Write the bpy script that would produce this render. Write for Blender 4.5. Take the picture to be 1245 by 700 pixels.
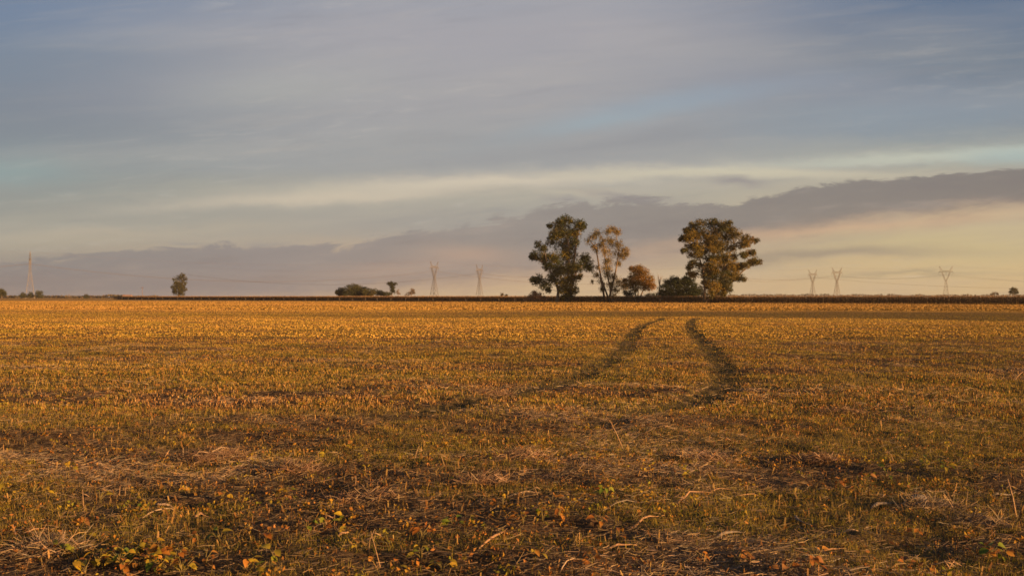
import bpy, math, random
import numpy as np
from mathutils import Vector, Matrix

# ---------------------------------------------------------------- camera, world, sun, exposure
R = math.radians
scene = bpy.context.scene
for o in list(bpy.data.objects):
    bpy.data.objects.remove(o)
F = 1245 * 35 / 36.0          # focal length of the photograph in its own pixels
CAMH = 1.6
def HZ(px): return 361.95 - (px - 622.5) * 0.0013      # horizon row
cam_d = bpy.data.cameras.new("camera"); cam = bpy.data.objects.new("camera", cam_d)
scene.collection.objects.link(cam); scene.camera = cam
cam_d.lens = 35; cam_d.sensor_width = 36; cam_d.clip_start = 0.1; cam_d.clip_end = 20000
cam_d.shift_y = 11.95 / 1245
cam.location = (0, 0, CAMH)
cam.rotation_mode = 'QUATERNION'
cam.rotation_quaternion = (Matrix.Rotation(R(90), 4, 'X') @ Matrix.Rotation(0.0013, 4, 'Z')).to_quaternion()

EXPO = 0.8
scene.view_settings.view_transform = 'Standard'
scene.view_settings.look = 'None'
scene.view_settings.exposure = EXPO
scene.view_settings.gamma = 1
scene.view_settings.use_curve_mapping = False
scene.cycles.filter_width = 1.6
scene.cycles.transparent_max_bounces = 8

SUN_AZ, SUN_EL = 120.0, 9.0     # degrees clockwise from the view direction (+Y), degrees above the horizon
sd = bpy.data.lights.new("sun", 'SUN'); sun = bpy.data.objects.new("sun", sd)
scene.collection.objects.link(sun)
sd.energy = 5.0; sd.angle = R(0.6); sd.color = (1.0, 0.55, 0.22)
sv = Vector((math.sin(R(SUN_AZ)) * math.cos(R(SUN_EL)), math.cos(R(SUN_AZ)) * math.cos(R(SUN_EL)), math.sin(R(SUN_EL))))
sun.rotation_euler = sv.to_track_quat('Z', 'Y').to_euler()
sun.location = (40, -30, 60)

def lin(c):
    return tuple(((v / 255.0) / 12.92 if v / 255.0 <= 0.04045 else ((v / 255.0 + 0.055) / 1.055) ** 2.4) for v in c)

class NT:
    """small helper that writes node graphs"""
    def __init__(s, tree): s.t = tree; s.n = tree.nodes; s.l = tree.links
    def new(s, ty, **kw):
        n = s.n.new(ty)
        for k, v in kw.items(): setattr(n, k, v)
        return n
    def put(s, sock, v):
        if hasattr(v, 'is_output') or isinstance(v, bpy.types.NodeSocket): s.l.new(v, sock)
        elif v is not None:
            if isinstance(v, (tuple, list)) and len(v) == 3 and sock.type == 'RGBA': v = (*v, 1)
            sock.default_value = v
    def m(s, op, a, b=None, c=None, clamp=False):
        n = s.new('ShaderNodeMath', operation=op, use_clamp=clamp)
        s.put(n.inputs[0], a)
        if b is not None: s.put(n.inputs[1], b)
        if c is not None: s.put(n.inputs[2], c)
        return n.outputs[0]
    def mix(s, f, a, b, blend='MIX'):
        n = s.new('ShaderNodeMix', data_type='RGBA', blend_type=blend)
        s.put(n.inputs[0], f); s.put(n.inputs[6], a); s.put(n.inputs[7], b)
        return n.outputs[2]
    def ramp(s, f, stops, interp='EASE', colors=True):
        n = s.new('ShaderNodeValToRGB'); cr = n.color_ramp; cr.interpolation = interp
        while len(cr.elements) > 1: cr.elements.remove(cr.elements[-1])
        for i, (p, c) in enumerate(stops):
            e = cr.elements[0] if i == 0 else cr.elements.new(p)
            e.position = p
            e.color = (*c, 1) if isinstance(c, (tuple, list)) else (c, c, c, 1)
        s.put(n.inputs[0], f); return n.outputs[0]
    def smooth(s, v, lo, hi):
        n = s.new('ShaderNodeMapRange', interpolation_type='SMOOTHSTEP')
        s.put(n.inputs[0], v); s.put(n.inputs[1], lo); s.put(n.inputs[2], hi)
        return n.outputs[0]
    def comb(s, x, y, z=0.0):
        n = s.new('ShaderNodeCombineXYZ'); s.put(n.inputs[0], x); s.put(n.inputs[1], y); s.put(n.inputs[2], z)
        return n.outputs[0]
    def noise(s, vec, scale, detail=4.0, rough=0.5, dist=0.0):
        n = s.new('ShaderNodeTexNoise'); s.put(n.inputs['Vector'], vec)
        n.inputs['Scale'].default_value = scale; n.inputs['Detail'].default_value = detail
        n.inputs['Roughness'].default_value = rough; n.inputs['Distortion'].default_value = dist
        return n.outputs['Fac']

def azel(px, py):
    x = (px - 622.5) / F; z = (HZ(px) - py) / F
    return math.atan(x), math.atan(z / math.sqrt(1 + x * x)) * math.sqrt(1 + x * x)

def build_world():
    w = bpy.data.worlds.new("World"); scene.world = w; w.use_nodes = True
    t = NT(w.node_tree); t.n.clear()
    out = t.new('ShaderNodeOutputWorld'); bg = t.new('ShaderNodeBackground')
    tc = t.new('ShaderNodeTexCoord'); sep = t.new('ShaderNodeSeparateXYZ')
    t.l.new(tc.outputs['Generated'], sep.inputs[0])
    az = t.m('ARCTAN2', sep.outputs[0], sep.outputs[1]); el0 = t.m('ARCSINE', sep.outputs[2])
    el = t.m('DIVIDE', el0, t.m('MAXIMUM', t.m('ABSOLUTE', t.m('COSINE', az)), 0.55))     # cloud streets run across the view
    # soft domain warp so nothing has a ruled edge
    v0 = t.comb(t.m('MULTIPLY', az, 1.0), t.m('MULTIPLY', el, 4.0), 3.0)
    w1 = t.m('SUBTRACT', t.noise(v0, 5.0, 5, 0.55), 0.5)
    v1 = t.comb(t.m('MULTIPLY', az, 1.0), t.m('MULTIPLY', el, 3.0), 9.0)
    w2 = t.m('SUBTRACT', t.noise(v1, 28.0, 6, 0.6), 0.5)
    elw = t.m('ADD', t.m('ADD', el, t.m('MULTIPLY', w1, 0.030)), t.m('MULTIPLY', w2, 0.010))
    azw = t.m('ADD', az, t.m('MULTIPLY', w1, 0.10))
    E = lambda py: azel(622, py)[1] / 1.6           # ramps run over 0..1.6 rad
    ef = t.m('DIVIDE', elw, 1.6, clamp=True)
    top = [(0.34, lin((66, 80, 106))), (1.0, lin((42, 54, 78)))]
    def rampof(lst):
        return t.ramp(ef, [(max(0, E(y)), lin(c)) for y, c in lst] + top, 'EASE')
    left = rampof([(362, (150, 132, 124)), (345, (144, 132, 129)), (318, (150, 143, 137)), (290, (164, 158, 147)), (270, (150, 149, 144)), (250, (138, 141, 142)), (205, (131, 139, 145)),
                   (160, (122, 130, 142)), (90, (114, 126, 146)), (0, (104, 121, 150))])
    mid = rampof([(362, (206, 178, 142)), (340, (198, 172, 142)), (310, (176, 158, 142)), (275, (158, 153, 149)), (235, (166, 161, 153)), (200, (154, 154, 158)),
                  (120, (156, 154, 160)), (40, (160, 157, 164)), (0, (152, 153, 164))])
    right = rampof([(362, (204, 176, 134)), (330, (202, 178, 136)), (295, (196, 178, 140)), (262, (196, 178, 146)), (225, (172, 164, 150)), (190, (160, 161, 155)),
                    (150, (128, 137, 148)), (80, (108, 120, 138)), (0, (92, 110, 138))])
    a = lambda px: azel(px, 300)[0]
    sky = t.mix(t.smooth(azw, a(-60), a(500)), left, mid)
    sky = t.mix(t.smooth(azw, a(700), a(1200)), sky, right)
    # broad streaks, long across and thin in height, rising a little to the right
    ca, sa = math.cos(0.09), math.sin(0.09)
    ar = t.m('ADD', t.m('MULTIPLY', az, ca), t.m('MULTIPLY', el, sa))
    er = t.m('SUBTRACT', t.m('MULTIPLY', el, ca), t.m('MULTIPLY', az, sa))
    st = t.noise(t.comb(t.m('MULTIPLY', ar, 1.3), t.m('MULTIPLY', er, 9.0), 1.0), 2.2, 6, 0.5, 0.3)
    st2 = t.noise(t.comb(t.m('MULTIPLY', ar, 2.2), t.m('MULTIPLY', er, 26.0), 5.0), 3.0, 5, 0.55, 0.4)
    sky = t.mix(t.m('MULTIPLY', t.smooth(st, 0.50, 0.74), 0.20), sky, lin((184, 176, 170)))
    sky = t.mix(t.m('MULTIPLY', t.smooth(st, 0.50, 0.28), 0.26), sky, lin((122, 124, 138)))
    sky = t.mix(t.m('MULTIPLY', t.smooth(st2, 0.52, 0.72), 0.11), sky, lin((196, 182, 168)))
    sky = t.mix(t.m('MULTIPLY', t.smooth(st2, 0.48, 0.30), 0.16), sky, lin((126, 126, 136)))
    fine = t.noise(t.comb(t.m('MULTIPLY', ar, 2.0), t.m('MULTIPLY', er, 12.0), 11.0), 9.0, 7, 0.62, 0.5)
    finem = t.smooth(t.noise(t.comb(ar, t.m('MULTIPLY', er, 3.0), 15.0), 3.0, 3, 0.5), 0.4, 0.65)
    sky = t.mix(t.m('MULTIPLY', t.m('MULTIPLY', t.smooth(fine, 0.52, 0.72), finem), 0.22), sky, lin((200, 192, 184)))
    sky = t.mix(t.m('MULTIPLY', t.m('MULTIPLY', t.smooth(fine, 0.48, 0.30), finem), 0.20), sky, lin((118, 120, 134)))
    def spot(col, px, py, sx, sy, ang, c, k):
        """a soft elongated patch of thinner or thicker cloud round one direction of the sky"""
        a0, e0 = azel(px, py); sx /= F; sy /= F
        dx = t.m('SUBTRACT', azw, a0); dy = t.m('SUBTRACT', elw, e0)
        c_, s_ = math.cos(R(ang)), math.sin(R(ang))
        xr = t.m('DIVIDE', t.m('ADD', t.m('MULTIPLY', dx, c_), t.m('MULTIPLY', dy, s_)), sx)
        yr = t.m('DIVIDE', t.m('SUBTRACT', t.m('MULTIPLY', dy, c_), t.m('MULTIPLY', dx, s_)), sy)
        r2 = t.m('ADD', t.m('MULTIPLY', xr, xr), t.m('MULTIPLY', yr, yr))
        g = t.m('MULTIPLY', t.m('EXPONENT', t.m('MULTIPLY', r2, -1.0)), k)
        return t.mix(g, col, lin(c))
    for s in [(60, 130, 220, 50, 8, (112, 120, 138), .5), (20, 208, 60, 22, 0, (130, 152, 158), .6),
              (340, 105, 130, 30, 4, (172, 170, 166), .55), (180, 110, 120, 30, 12, (134, 136, 150), .4),
              (400, 241, 190, 8, 3, (198, 184, 168), .8), (600, 219, 220, 9, 3, (208, 194, 176), .85),
              (880, 210, 200, 8, -1, (204, 194, 172), .75), (720, 232, 60, 6, 0, (196, 184, 166), .5), (170, 284, 150, 9, 2, (172, 162, 150), .6),
              (720, 150, 110, 10, 10, (148, 162, 174), .8), (850, 118, 150, 12, 8, (142, 158, 175), .65),
              (1100, 140, 200, 30, 4, (128, 144, 162), .6), (1130, 190, 190, 7, 3, (190, 192, 180), .75),
              (1230, 190, 60, 10, 0, (156, 176, 180), .6), (950, 100, 260, 26, -4, (136, 140, 156), .5),
              (560, 40, 260, 60, 5, (158, 155, 165), .4), (640, 185, 300, 26, 3, (142, 143, 150), .4)]:
        sky = spot(sky, *s)
    # the long dark cloud bank: curve of its top edge and of its soft under-edge
    def curve(pts):
        n = t.new('ShaderNodeFloatCurve'); t.put(n.inputs['Value'], t.m('ADD', t.m('MULTIPLY', az, 0.8), 0.5, clamp=True))
        c = n.mapping.curves[0]
        data = [(azel(x, y)[0] * 0.8 + 0.5, azel(x, y)[1] * 3.0) for x, y in pts]
        data = [(0.0, data[0][1])] + data + [(1.0, data[-1][1])]
        while len(c.points) > 2: c.points.remove(c.points[-1])
        c.points[0].location = data[0]; c.points[1].location = data[-1]
        for d in data[1:-1]: c.points.new(*d)
        n.mapping.update()
        return t.m('DIVIDE', n.outputs[0], 3.0)
    te = curve([(0, 326), (60, 316), (150, 304), (250, 298), (440, 293), (500, 281), (580, 268), (680, 248), (760, 240), (830, 242), (880, 246), (940, 234), (1000, 222), (1100, 212), (1180, 206), (1245, 200)])
    be = curve([(0, 380), (300, 380), (480, 364), (700, 336), (850, 314), (950, 298), (1050, 282), (1150, 270), (1245, 260)])
    pn = t.noise(t.comb(az, t.m('MULTIPLY', er, 3.5), 2.0), 20.0, 8, 0.66, 0.4)
    puff = t.m('MULTIPLY', t.m('SUBTRACT', pn, 0.5), 0.042)
    d_top = t.m('SUBTRACT', t.m('ADD', te, puff), el)
    d_bot = t.m('SUBTRACT', el, t.m('ADD', be, t.m('MULTIPLY', puff, 0.8)))
    mk = t.m('MULTIPLY', t.smooth(d_top, -0.0010, 0.0050), t.smooth(d_bot, -0.012, 0.022))
    fade = t.ramp(t.m('ADD', t.m('MULTIPLY', az, 0.8), 0.5, clamp=True), [(0.0, 0.0), (0.10, 0.85), (0.5, 0.85), (0.85, 0.95)], 'LINEAR')
    bcol = t.ramp(t.m('ADD', t.m('MULTIPLY', az, 0.8), 0.5, clamp=True), [(0.1, lin((126, 125, 130))), (0.3, lin((132, 128, 134))), (0.5, lin((138, 131, 132))), (0.68, lin((126, 120, 122))), (0.9, lin((119, 113, 115)))], 'LINEAR')
    bcol = t.mix(t.m('MULTIPLY', t.smooth(d_bot, 0.028, -0.006), 0.6), bcol, lin((202, 164, 138)))
    tex = t.noise(t.comb(t.m('MULTIPLY', az, 1.0), t.m('MULTIPLY', er, 5.0), 7.0), 12.0, 5, 0.6)
    bcol = t.mix(t.m('MULTIPLY', t.smooth(tex, 0.5, 0.72), 0.32), bcol, lin((168, 154, 148)))
    bcol = t.mix(t.m('MULTIPLY', t.smooth(tex, 0.5, 0.32), 0.30), bcol, lin((112, 106, 114)))
    sky = t.mix(t.m('MULTIPLY', mk, fade), sky, bcol)
    for s in [(1050, 307, 150, 7, 2, (152, 140, 126), .8), (980, 311, 90, 5, 0, (150, 138, 126), .6), (1110, 331, 90, 2.5, 1, (160, 148, 124), .6),
              (1000, 278, 210, 7, 6, (206, 170, 140), .55), (1170, 300, 120, 16, 0, (194, 176, 138), .5),
              (560, 312, 60, 12, 0, (190, 158, 140), .5), (470, 330, 80, 10, 3, (186, 158, 142), .4), (765, 236, 60, 5, -6, (136, 130, 136), .6), (885, 223, 30, 5, -5, (138, 132, 138), .7),
              (690, 240, 26, 4, -4, (140, 134, 140), .5), (330, 296, 26, 3, 0, (138, 136, 142), .5), (230, 297, 22, 3, 0, (138, 136, 142), .5)]:
        sky = spot(sky, *s)
    # warm brightness of the sky round the low sun, which stands outside the picture to the right
    aS, eS = R(SUN_AZ), R(SUN_EL)
    dx = t.m('SUBTRACT', az, aS); dy = t.m('SUBTRACT', el0, eS)
    g = t.m('EXPONENT', t.m('MULTIPLY', t.m('ADD', t.m('MULTIPLY', t.m('MULTIPLY', dx, dx), 5.0), t.m('MULTIPLY', t.m('MULTIPLY', dy, dy), 16.0)), -1.0))
    sky = t.mix(g, sky, (0.95, 0.55, 0.26))
    sky = t.mix(1.0, sky, (1.10, 1.10, 1.06), 'MULTIPLY')
    K = 10.0 / (2 ** EXPO)
    sc = t.new('ShaderNodeVectorMath', operation='SCALE'); t.l.new(sky, sc.inputs[0]); sc.inputs['Scale'].default_value = K
    ns = t.new('ShaderNodeTexSky', sky_type='NISHITA'); ns.sun_disc = False
    ns.sun_elevation = R(SUN_EL); ns.sun_rotation = R(SUN_AZ); ns.air_density = 1.3; ns.dust_density = 2.0
    fin = t.mix(0.93, ns.outputs[0], sc.outputs[0])
    t.l.new(fin, bg.inputs[0]); bg.inputs[1].default_value = 0.1
    t.l.new(bg.outputs[0], out.inputs[0])
build_world()

# ---------------------------------------------------------------- helpers
C = scene.collection
rng = np.random.default_rng(7)
random.seed(7)

def mat(name, base=(0.3, 0.3, 0.3), attr=True, rough=0.9, transl=0.0, nscale=0.0, namp=0.0, bump=0.0, bscale=10.0, spec=0.15, metal=0.0):
    """surface whose own colour is base x the per-piece tint x a little procedural mottling"""
    m = bpy.data.materials.new(name); m.use_nodes = True; t = NT(m.node_tree); t.n.clear()
    out = t.new('ShaderNodeOutputMaterial'); p = t.new('ShaderNodeBsdfPrincipled')
    p.inputs['Roughness'].default_value = rough; p.inputs['Specular IOR Level'].default_value = spec; p.inputs['Metallic'].default_value = metal
    col = (*base, 1)
    if attr:
        a = t.new('ShaderNodeAttribute', attribute_name='tint'); col = a.outputs['Color']
        if base != (1, 1, 1): col = t.mix(1.0, col, base, 'MULTIPLY')
    tc = t.new('ShaderNodeTexCoord')
    if namp > 0:
        f = t.noise(tc.outputs['Object'], nscale, 5, 0.6)
        col = t.mix(1.0, col, t.ramp(f, [(0.25, 1 - namp), (0.75, 1 + namp)], 'LINEAR'), 'MULTIPLY')
    t.put(p.inputs['Base Color'], col)
    if bump > 0:
        b = t.new('ShaderNodeBump'); b.inputs['Strength'].default_value = bump; b.inputs['Distance'].default_value = 0.05
        t.l.new(t.noise(tc.outputs['Object'], bscale, 6, 0.65), b.inputs['Height']); t.l.new(b.outputs[0], p.inputs['Normal'])
    sh = p.outputs[0]
    if transl > 0:
        tr = t.new('ShaderNodeBsdfTranslucent'); t.put(tr.inputs[0], col)
        mx = t.new('ShaderNodeMixShader'); mx.inputs[0].default_value = transl
        t.l.new(sh, mx.inputs[1]); t.l.new(tr.outputs[0], mx.inputs[2]); sh = mx.outputs[0]
    t.l.new(sh, out.inputs[0]); return m

def tag(o, label=None, cat=None, group=None, kind=None):
    if label: o['label'] = label
    if cat: o['category'] = cat
    if group: o['group'] = group
    if kind: o['kind'] = kind
    return o

def npmesh(name, V, Fc, col=None, smooth=False):
    """mesh data from numpy arrays: V (n,3), Fc (m,k) with k = 3 or 4, col (n,3) tint"""
    me = bpy.data.meshes.new(name); V = np.asarray(V, np.float32); Fc = np.asarray(Fc, np.int32)
    me.vertices.add(len(V)); me.vertices.foreach_set('co', V.ravel())
    k = Fc.shape[1]
    me.loops.add(Fc.size); me.loops.foreach_set('vertex_index', Fc.ravel())
    me.polygons.add(len(Fc)); me.polygons.foreach_set('loop_start', np.arange(0, Fc.size, k, dtype=np.int32))
    if smooth: me.polygons.foreach_set('use_smooth', np.ones(len(Fc), dtype=bool))
    me.update(calc_edges=True)
    if col is not None:
        a = me.color_attributes.new('tint', 'FLOAT_COLOR', 'POINT')
        c4 = np.ones((len(V), 4), np.float32); c4[:, :3] = col; a.data.foreach_set('color', c4.ravel())
    return me

def link(name, me, material, parent=None):
    o = bpy.data.objects.new(name, me); C.objects.link(o)
    if material is not None and not me.materials: me.materials.append(material)
    if parent is not None: o.parent = parent
    return o

def empty(name, loc, label=None, cat=None, group=None, rz=0):
    o = bpy.data.objects.new(name, None); C.objects.link(o); o.location = loc; o.rotation_euler = (0, 0, rz); o.empty_display_size = 0.2
    return tag(o, label, cat, group)

def W(px, py, d):
    return np.array([(px - 622.5) / F * d, d, CAMH + (HZ(px) - py) / F * d])
def G(px, py):
    """point of the ground seen at a pixel"""
    d = CAMH * F / (py - HZ(px)); return (px - 622.5) / F * d, d

class MB:
    """collects quads and tris of bars, tubes and boxes"""
    def __init__(s): s.v = []; s.f = []; s.c = []
    def add(s, V, Fc, c=(1, 1, 1)):
        b = len(s.v); s.v += [tuple(p) for p in V]; s.f += [tuple(i + b for i in f) for f in Fc]; s.c += [c] * len(V)
    def tube(s, pts, rad, n=6, c=(1, 1, 1), cap=True):
        pts = [Vector(p) for p in pts]; rings = []
        if not hasattr(rad, '__len__'): rad = [rad] * len(pts)
        for i, p in enumerate(pts):
            d = (pts[min(i + 1, len(pts) - 1)] - pts[max(i - 1, 0)]).normalized()
            u = d.cross(Vector((0.31, 0.95, 0.05))).normalized()
            if u.length < 1e-3: u = Vector((1, 0, 0))
            w = d.cross(u)
            rings.append([p + (u * math.cos(2 * math.pi * k / n) + w * math.sin(2 * math.pi * k / n)) * rad[i] for k in range(n)])
        V = [q for r in rings for q in r]; Fc = []
        for i in range(len(pts) - 1):
            for k in range(n):
                Fc.append((i * n + k, i * n + (k + 1) % n, (i + 1) * n + (k + 1) % n, (i + 1) * n + k))
        if cap: Fc.append(tuple(range(n - 1, -1, -1))); Fc.append(tuple((len(pts) - 1) * n + k for k in range(n)))
        s.add(V, Fc, c)
    def box(s, lo, hi, c=(1, 1, 1)):
        x0, y0, z0 = lo; x1, y1, z1 = hi
        s.add([(x0, y0, z0), (x1, y0, z0), (x1, y1, z0), (x0, y1, z0), (x0, y0, z1), (x1, y0, z1), (x1, y1, z1), (x0, y1, z1)],
              [(3, 2, 1, 0), (4, 5, 6, 7), (0, 1, 5, 4), (1, 2, 6, 5), (2, 3, 7, 6), (3, 0, 4, 7)], c)
    def build(s, name, material, parent=None, smooth=False):
        me = bpy.data.meshes.new(name); me.from_pydata(s.v, [], s.f); me.update()
        a = me.color_attributes.new('tint', 'FLOAT_COLOR', 'POINT')
        a.data.foreach_set('color', [q for c in s.c for q in (*c, 1)])
        if smooth: me.polygons.foreach_set('use_smooth', [True] * len(me.polygons))
        return link(name, me, material, parent)

# value noise on the ground plane
_perm = rng.random((256, 256))
def vnoise(x, y):
    xi = np.floor(x).astype(int); yi = np.floor(y).astype(int); fx = x - xi; fy = y - yi
    fx = fx * fx * (3 - 2 * fx); fy = fy * fy * (3 - 2 * fy)
    g = lambda a, b: _perm[a & 255, b & 255]
    return (g(xi, yi) * (1 - fx) + g(xi + 1, yi) * fx) * (1 - fy) + (g(xi, yi + 1) * (1 - fx) + g(xi + 1, yi + 1) * fx) * fy
def fbm(x, y, s, o=4, seed=0.0):
    r = 0; a = 0.5; x = np.asarray(x, float) * s + seed * 17.3; y = np.asarray(y, float) * s + seed * 9.1
    for i in range(o): r = r + a * vnoise(x, y); x = x * 2.03 + 5.1; y = y * 2.03 + 1.7; a *= 0.5
    return r / (1 - 0.5 ** o)
def sstep(v, lo, hi):
    t = np.clip((v - lo) / (hi - lo), 0, 1); return t * t * (3 - 2 * t)

# wheel tracks across the field: polylines on the ground
TL = [G(*p) for p in [(470, 512), (560, 492), (612, 481), (660, 471), (696, 461), (722, 450), (741, 439), (754, 428), (762, 417), (767, 408), (773, 400), (784, 394), (799, 389.5), (806, 386)]]
TR = [G(*p) for p in [(720, 520), (800, 496), (850, 484), (876, 470), (884, 457), (876, 443), (864, 428), (852, 414), (842, 404), (838, 396), (840, 390), (846, 386)]]
def dist_poly(x, y, P):
    best = np.full(np.shape(x), 1e9)
    for (x0, y0), (x1, y1) in zip(P[:-1], P[1:]):
        dx, dy = x1 - x0, y1 - y0; L = dx * dx + dy * dy
        t = np.clip(((x - x0) * dx + (y - y0) * dy) / L, 0, 1)
        best = np.minimum(best, np.hypot(x - x0 - t * dx, y - y0 - t * dy))
    return best
def rut(x, y):
    """1 in the pressed wheel tracks, 0 outside"""
    x = np.asarray(x, float); y = np.asarray(y, float)
    d = np.minimum(dist_poly(x, y, TL), dist_poly(x, y, TR)) + (fbm(x, y, 2.5, 3, 3) - 0.5) * 0.30
    return sstep(d, 0.50, 0.14) * sstep(y, 9.5, 14.5)
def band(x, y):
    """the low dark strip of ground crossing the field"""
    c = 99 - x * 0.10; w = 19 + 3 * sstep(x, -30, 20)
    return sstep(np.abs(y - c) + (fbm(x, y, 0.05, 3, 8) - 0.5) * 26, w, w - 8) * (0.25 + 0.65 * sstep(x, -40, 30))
def height(x, y):
    x = np.asarray(x, float); y = np.asarray(y, float)
    f = 1 - sstep(y, 60, 160)
    h = (fbm(x, y, 0.45, 3, 1) - 0.5) * 0.16 + (fbm(x, y, 2.2, 3, 2) - 0.5) * 0.075 + (fbm(x, y, 8, 4, 5) - 0.5) * 0.065
    h = h * f
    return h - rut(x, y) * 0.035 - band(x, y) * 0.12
def patches(x, y):
    """green grass share and pale straw share of the ground"""
    g = np.maximum(sstep(fbm(x * 0.5, y, 0.55, 4, 11), 0.46, 0.60), 0.9 * sstep(fbm(x * 0.7, y, 1.7, 3, 12), 0.52, 0.66))
    s = sstep(fbm(x * 0.7, y, 0.7, 4, 21), 0.50, 0.68)
    return g, s

# ---------------------------------------------------------------- ground
def nonuni(parts):
    r = []
    for a, b, n in parts: r += list(np.linspace(a, b, n, endpoint=False))
    r.append(parts[-1][1]); return np.array(r)
gx = nonuni([(-9000, -1500, 6), (-1500, -300, 12), (-300, -60, 24), (-60, -16, 90), (-16, -6, 110), (-6, 6, 240), (6, 16, 130), (16, 60, 90), (60, 300, 24), (300, 1500, 12), (1500, 9000, 6)])
gy = nonuni([(-400, -20, 8), (-20, 2, 12), (2, 4.5, 20), (4.5, 12, 180), (12, 24, 190), (24, 50, 190), (50, 130, 160), (130, 400, 40), (400, 2000, 12), (2000, 15000, 8)])
XX, YY = np.meshgrid(gx, gy); X = XX.ravel(); Y = YY.ravel(); Z = height(X, Y)
def ground_color(x, y):
    g, s = patches(x, y)
    soil = np.stack([0.12 + 0 * x, 0.08 + 0 * x, 0.048 + 0 * x], -1)
    n = fbm(x, y, 6, 4, 31)[..., None]
    col = soil * (0.6 + 0.9 * n)
    col = col * (1 - 0.45 * s[..., None]) + 0.45 * s[..., None] * np.array([0.22, 0.15, 0.09])
    col = col * (1 - 0.4 * g[..., None]) + 0.4 * g[..., None] * np.array([0.10, 0.10, 0.03])
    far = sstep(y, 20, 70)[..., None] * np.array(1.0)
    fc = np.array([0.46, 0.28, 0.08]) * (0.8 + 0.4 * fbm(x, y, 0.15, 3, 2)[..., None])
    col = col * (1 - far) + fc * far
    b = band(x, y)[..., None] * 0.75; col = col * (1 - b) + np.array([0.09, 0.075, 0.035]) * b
    r = rut(x, y)[..., None] * 0.85; col = col * (1 - r) + np.array([0.11, 0.09, 0.042]) * r
    return col
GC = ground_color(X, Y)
nx, ny = len(gx), len(gy)
ii = (np.arange(ny - 1)[:, None] * nx + np.arange(nx - 1)[None, :]).ravel()
GF = np.stack([ii, ii + 1, ii + 1 + nx, ii + nx], -1)
fm = rut(X, Y); fmask = fm[GF].mean(1) > 0.45
M_ground = mat('field_soil', (1, 1, 1), True, 1.0, 0, 3.0, 0.35, 0.6, 14.0, 0.05)
def sub(Fsel):
    u, inv = np.unique(Fsel, return_inverse=True); return u, inv.reshape(Fsel.shape)
V = np.stack([X, Y, Z], -1)
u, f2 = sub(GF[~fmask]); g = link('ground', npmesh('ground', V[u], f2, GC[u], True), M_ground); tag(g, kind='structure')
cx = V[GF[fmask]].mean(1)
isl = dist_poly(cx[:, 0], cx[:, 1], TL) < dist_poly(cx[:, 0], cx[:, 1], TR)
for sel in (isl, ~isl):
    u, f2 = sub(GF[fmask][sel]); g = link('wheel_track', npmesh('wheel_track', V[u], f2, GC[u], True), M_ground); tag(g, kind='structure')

# ---------------------------------------------------------------- ground cover
def ribbons(pos, yaw, tilt, L, wd, col, bend=0.0, segs=2, taper=0.3, roll=None):
    """narrow bent blades: straw, stalks, grass. tilt 0 = lying, pi/2 = upright"""
    n = len(pos); yaw = np.broadcast_to(yaw, n); tilt = np.broadcast_to(tilt, n); L = np.broadcast_to(L, n); wd = np.broadcast_to(wd, n); bend = np.broadcast_to(bend, n)
    if roll is None: roll = rng.uniform(0, math.pi, n)
    side = np.stack([-np.sin(yaw), np.cos(yaw), 0 * yaw], -1)
    P = pos.copy(); out = []
    for k in range(segs + 1):
        tt = tilt - bend * k / segs
        d = np.stack([np.cos(yaw) * np.cos(tt), np.sin(yaw) * np.cos(tt), np.sin(tt)], -1)
        up = np.cross(d, side)
        wv = side * np.cos(roll)[:, None] + up * np.sin(roll)[:, None]
        w = (wd * (1 - (1 - taper) * k / segs))[:, None] * 0.5
        out += [P - wv * w, P + wv * w]
        P = P + d * (L / segs)[:, None]
    V = np.stack(out, 1); m = 2 * (segs + 1)
    b = (np.arange(n) * m)[:, None]
    Fc = np.concatenate([b + np.array([[2 * k, 2 * k + 1, 2 * k + 3, 2 * k + 2]]) for k in range(segs)], 1).reshape(-1, 4)
    return V.reshape(-1, 3), Fc, np.repeat(col, m, 0)

def leaves(pos, size, col, asp=0.6, flat=0.0, fold=0.25):
    """folded pointed leaves facing any way; flat near 1 keeps them level"""
    n = len(pos); size = np.broadcast_to(size, n)[:, None]
    a = rng.normal(size=(n, 3)); a[:, 2] *= (1 - flat); a /= np.linalg.norm(a, axis=1)[:, None]
    b = rng.normal(size=(n, 3)); b[:, 2] *= (1 - flat); b = np.cross(a, b) if flat == 0 else b - a * (a * b).sum(1)[:, None]
    b /= np.linalg.norm(b, axis=1)[:, None] + 1e-9
    c = np.cross(a, b)
    h = size * 0.5
    V = np.stack([pos - a * h, pos + b * h * asp + c * h * fold, pos + a * h, pos - b * h * asp + c * h * fold], 1)
    base = (np.arange(n) * 4)[:, None]
    Fc = np.concatenate([base + np.array([[0, 1, 2]]), base + np.array([[0, 2, 3]])], 1).reshape(-1, 3)
    return V.reshape(-1, 3), Fc, np.repeat(col, 4, 0)

def merge(parts):
    Vs, Fs, Cs = [], [], []; b = 0
    for V, Fc, c in parts: Vs.append(V); Fs.append(Fc + b); Cs.append(c); b += len(V)
    return np.concatenate(Vs), np.concatenate(Fs), np.concatenate(Cs)

def spread(n, y0, y1, wide=0.66, power=0.0):
    """random ground points in the wedge before the camera; density falls as 1/distance^power"""
    u = rng.random(n)
    p = 2 - power
    y = (y0 ** p + u * (y1 ** p - y0 ** p)) ** (1 / p)
    x = rng.uniform(-1, 1, n) * (wide * y + 0.8)
    return x, y
def pal(n, cols, var=0.2, wts=None):
    cols = np.array(cols); i = rng.choice(len(cols), n, p=wts); c = cols[i]
    return np.clip(c * rng.uniform(1 - var, 1 + var, (n, 1)) * rng.uniform(0.93, 1.07, (n, 3)), 0.004, 0.9)
def on_ground(x, y, dz=0.0): return np.stack([x, y, height(x, y) + dz], -1)

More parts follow.
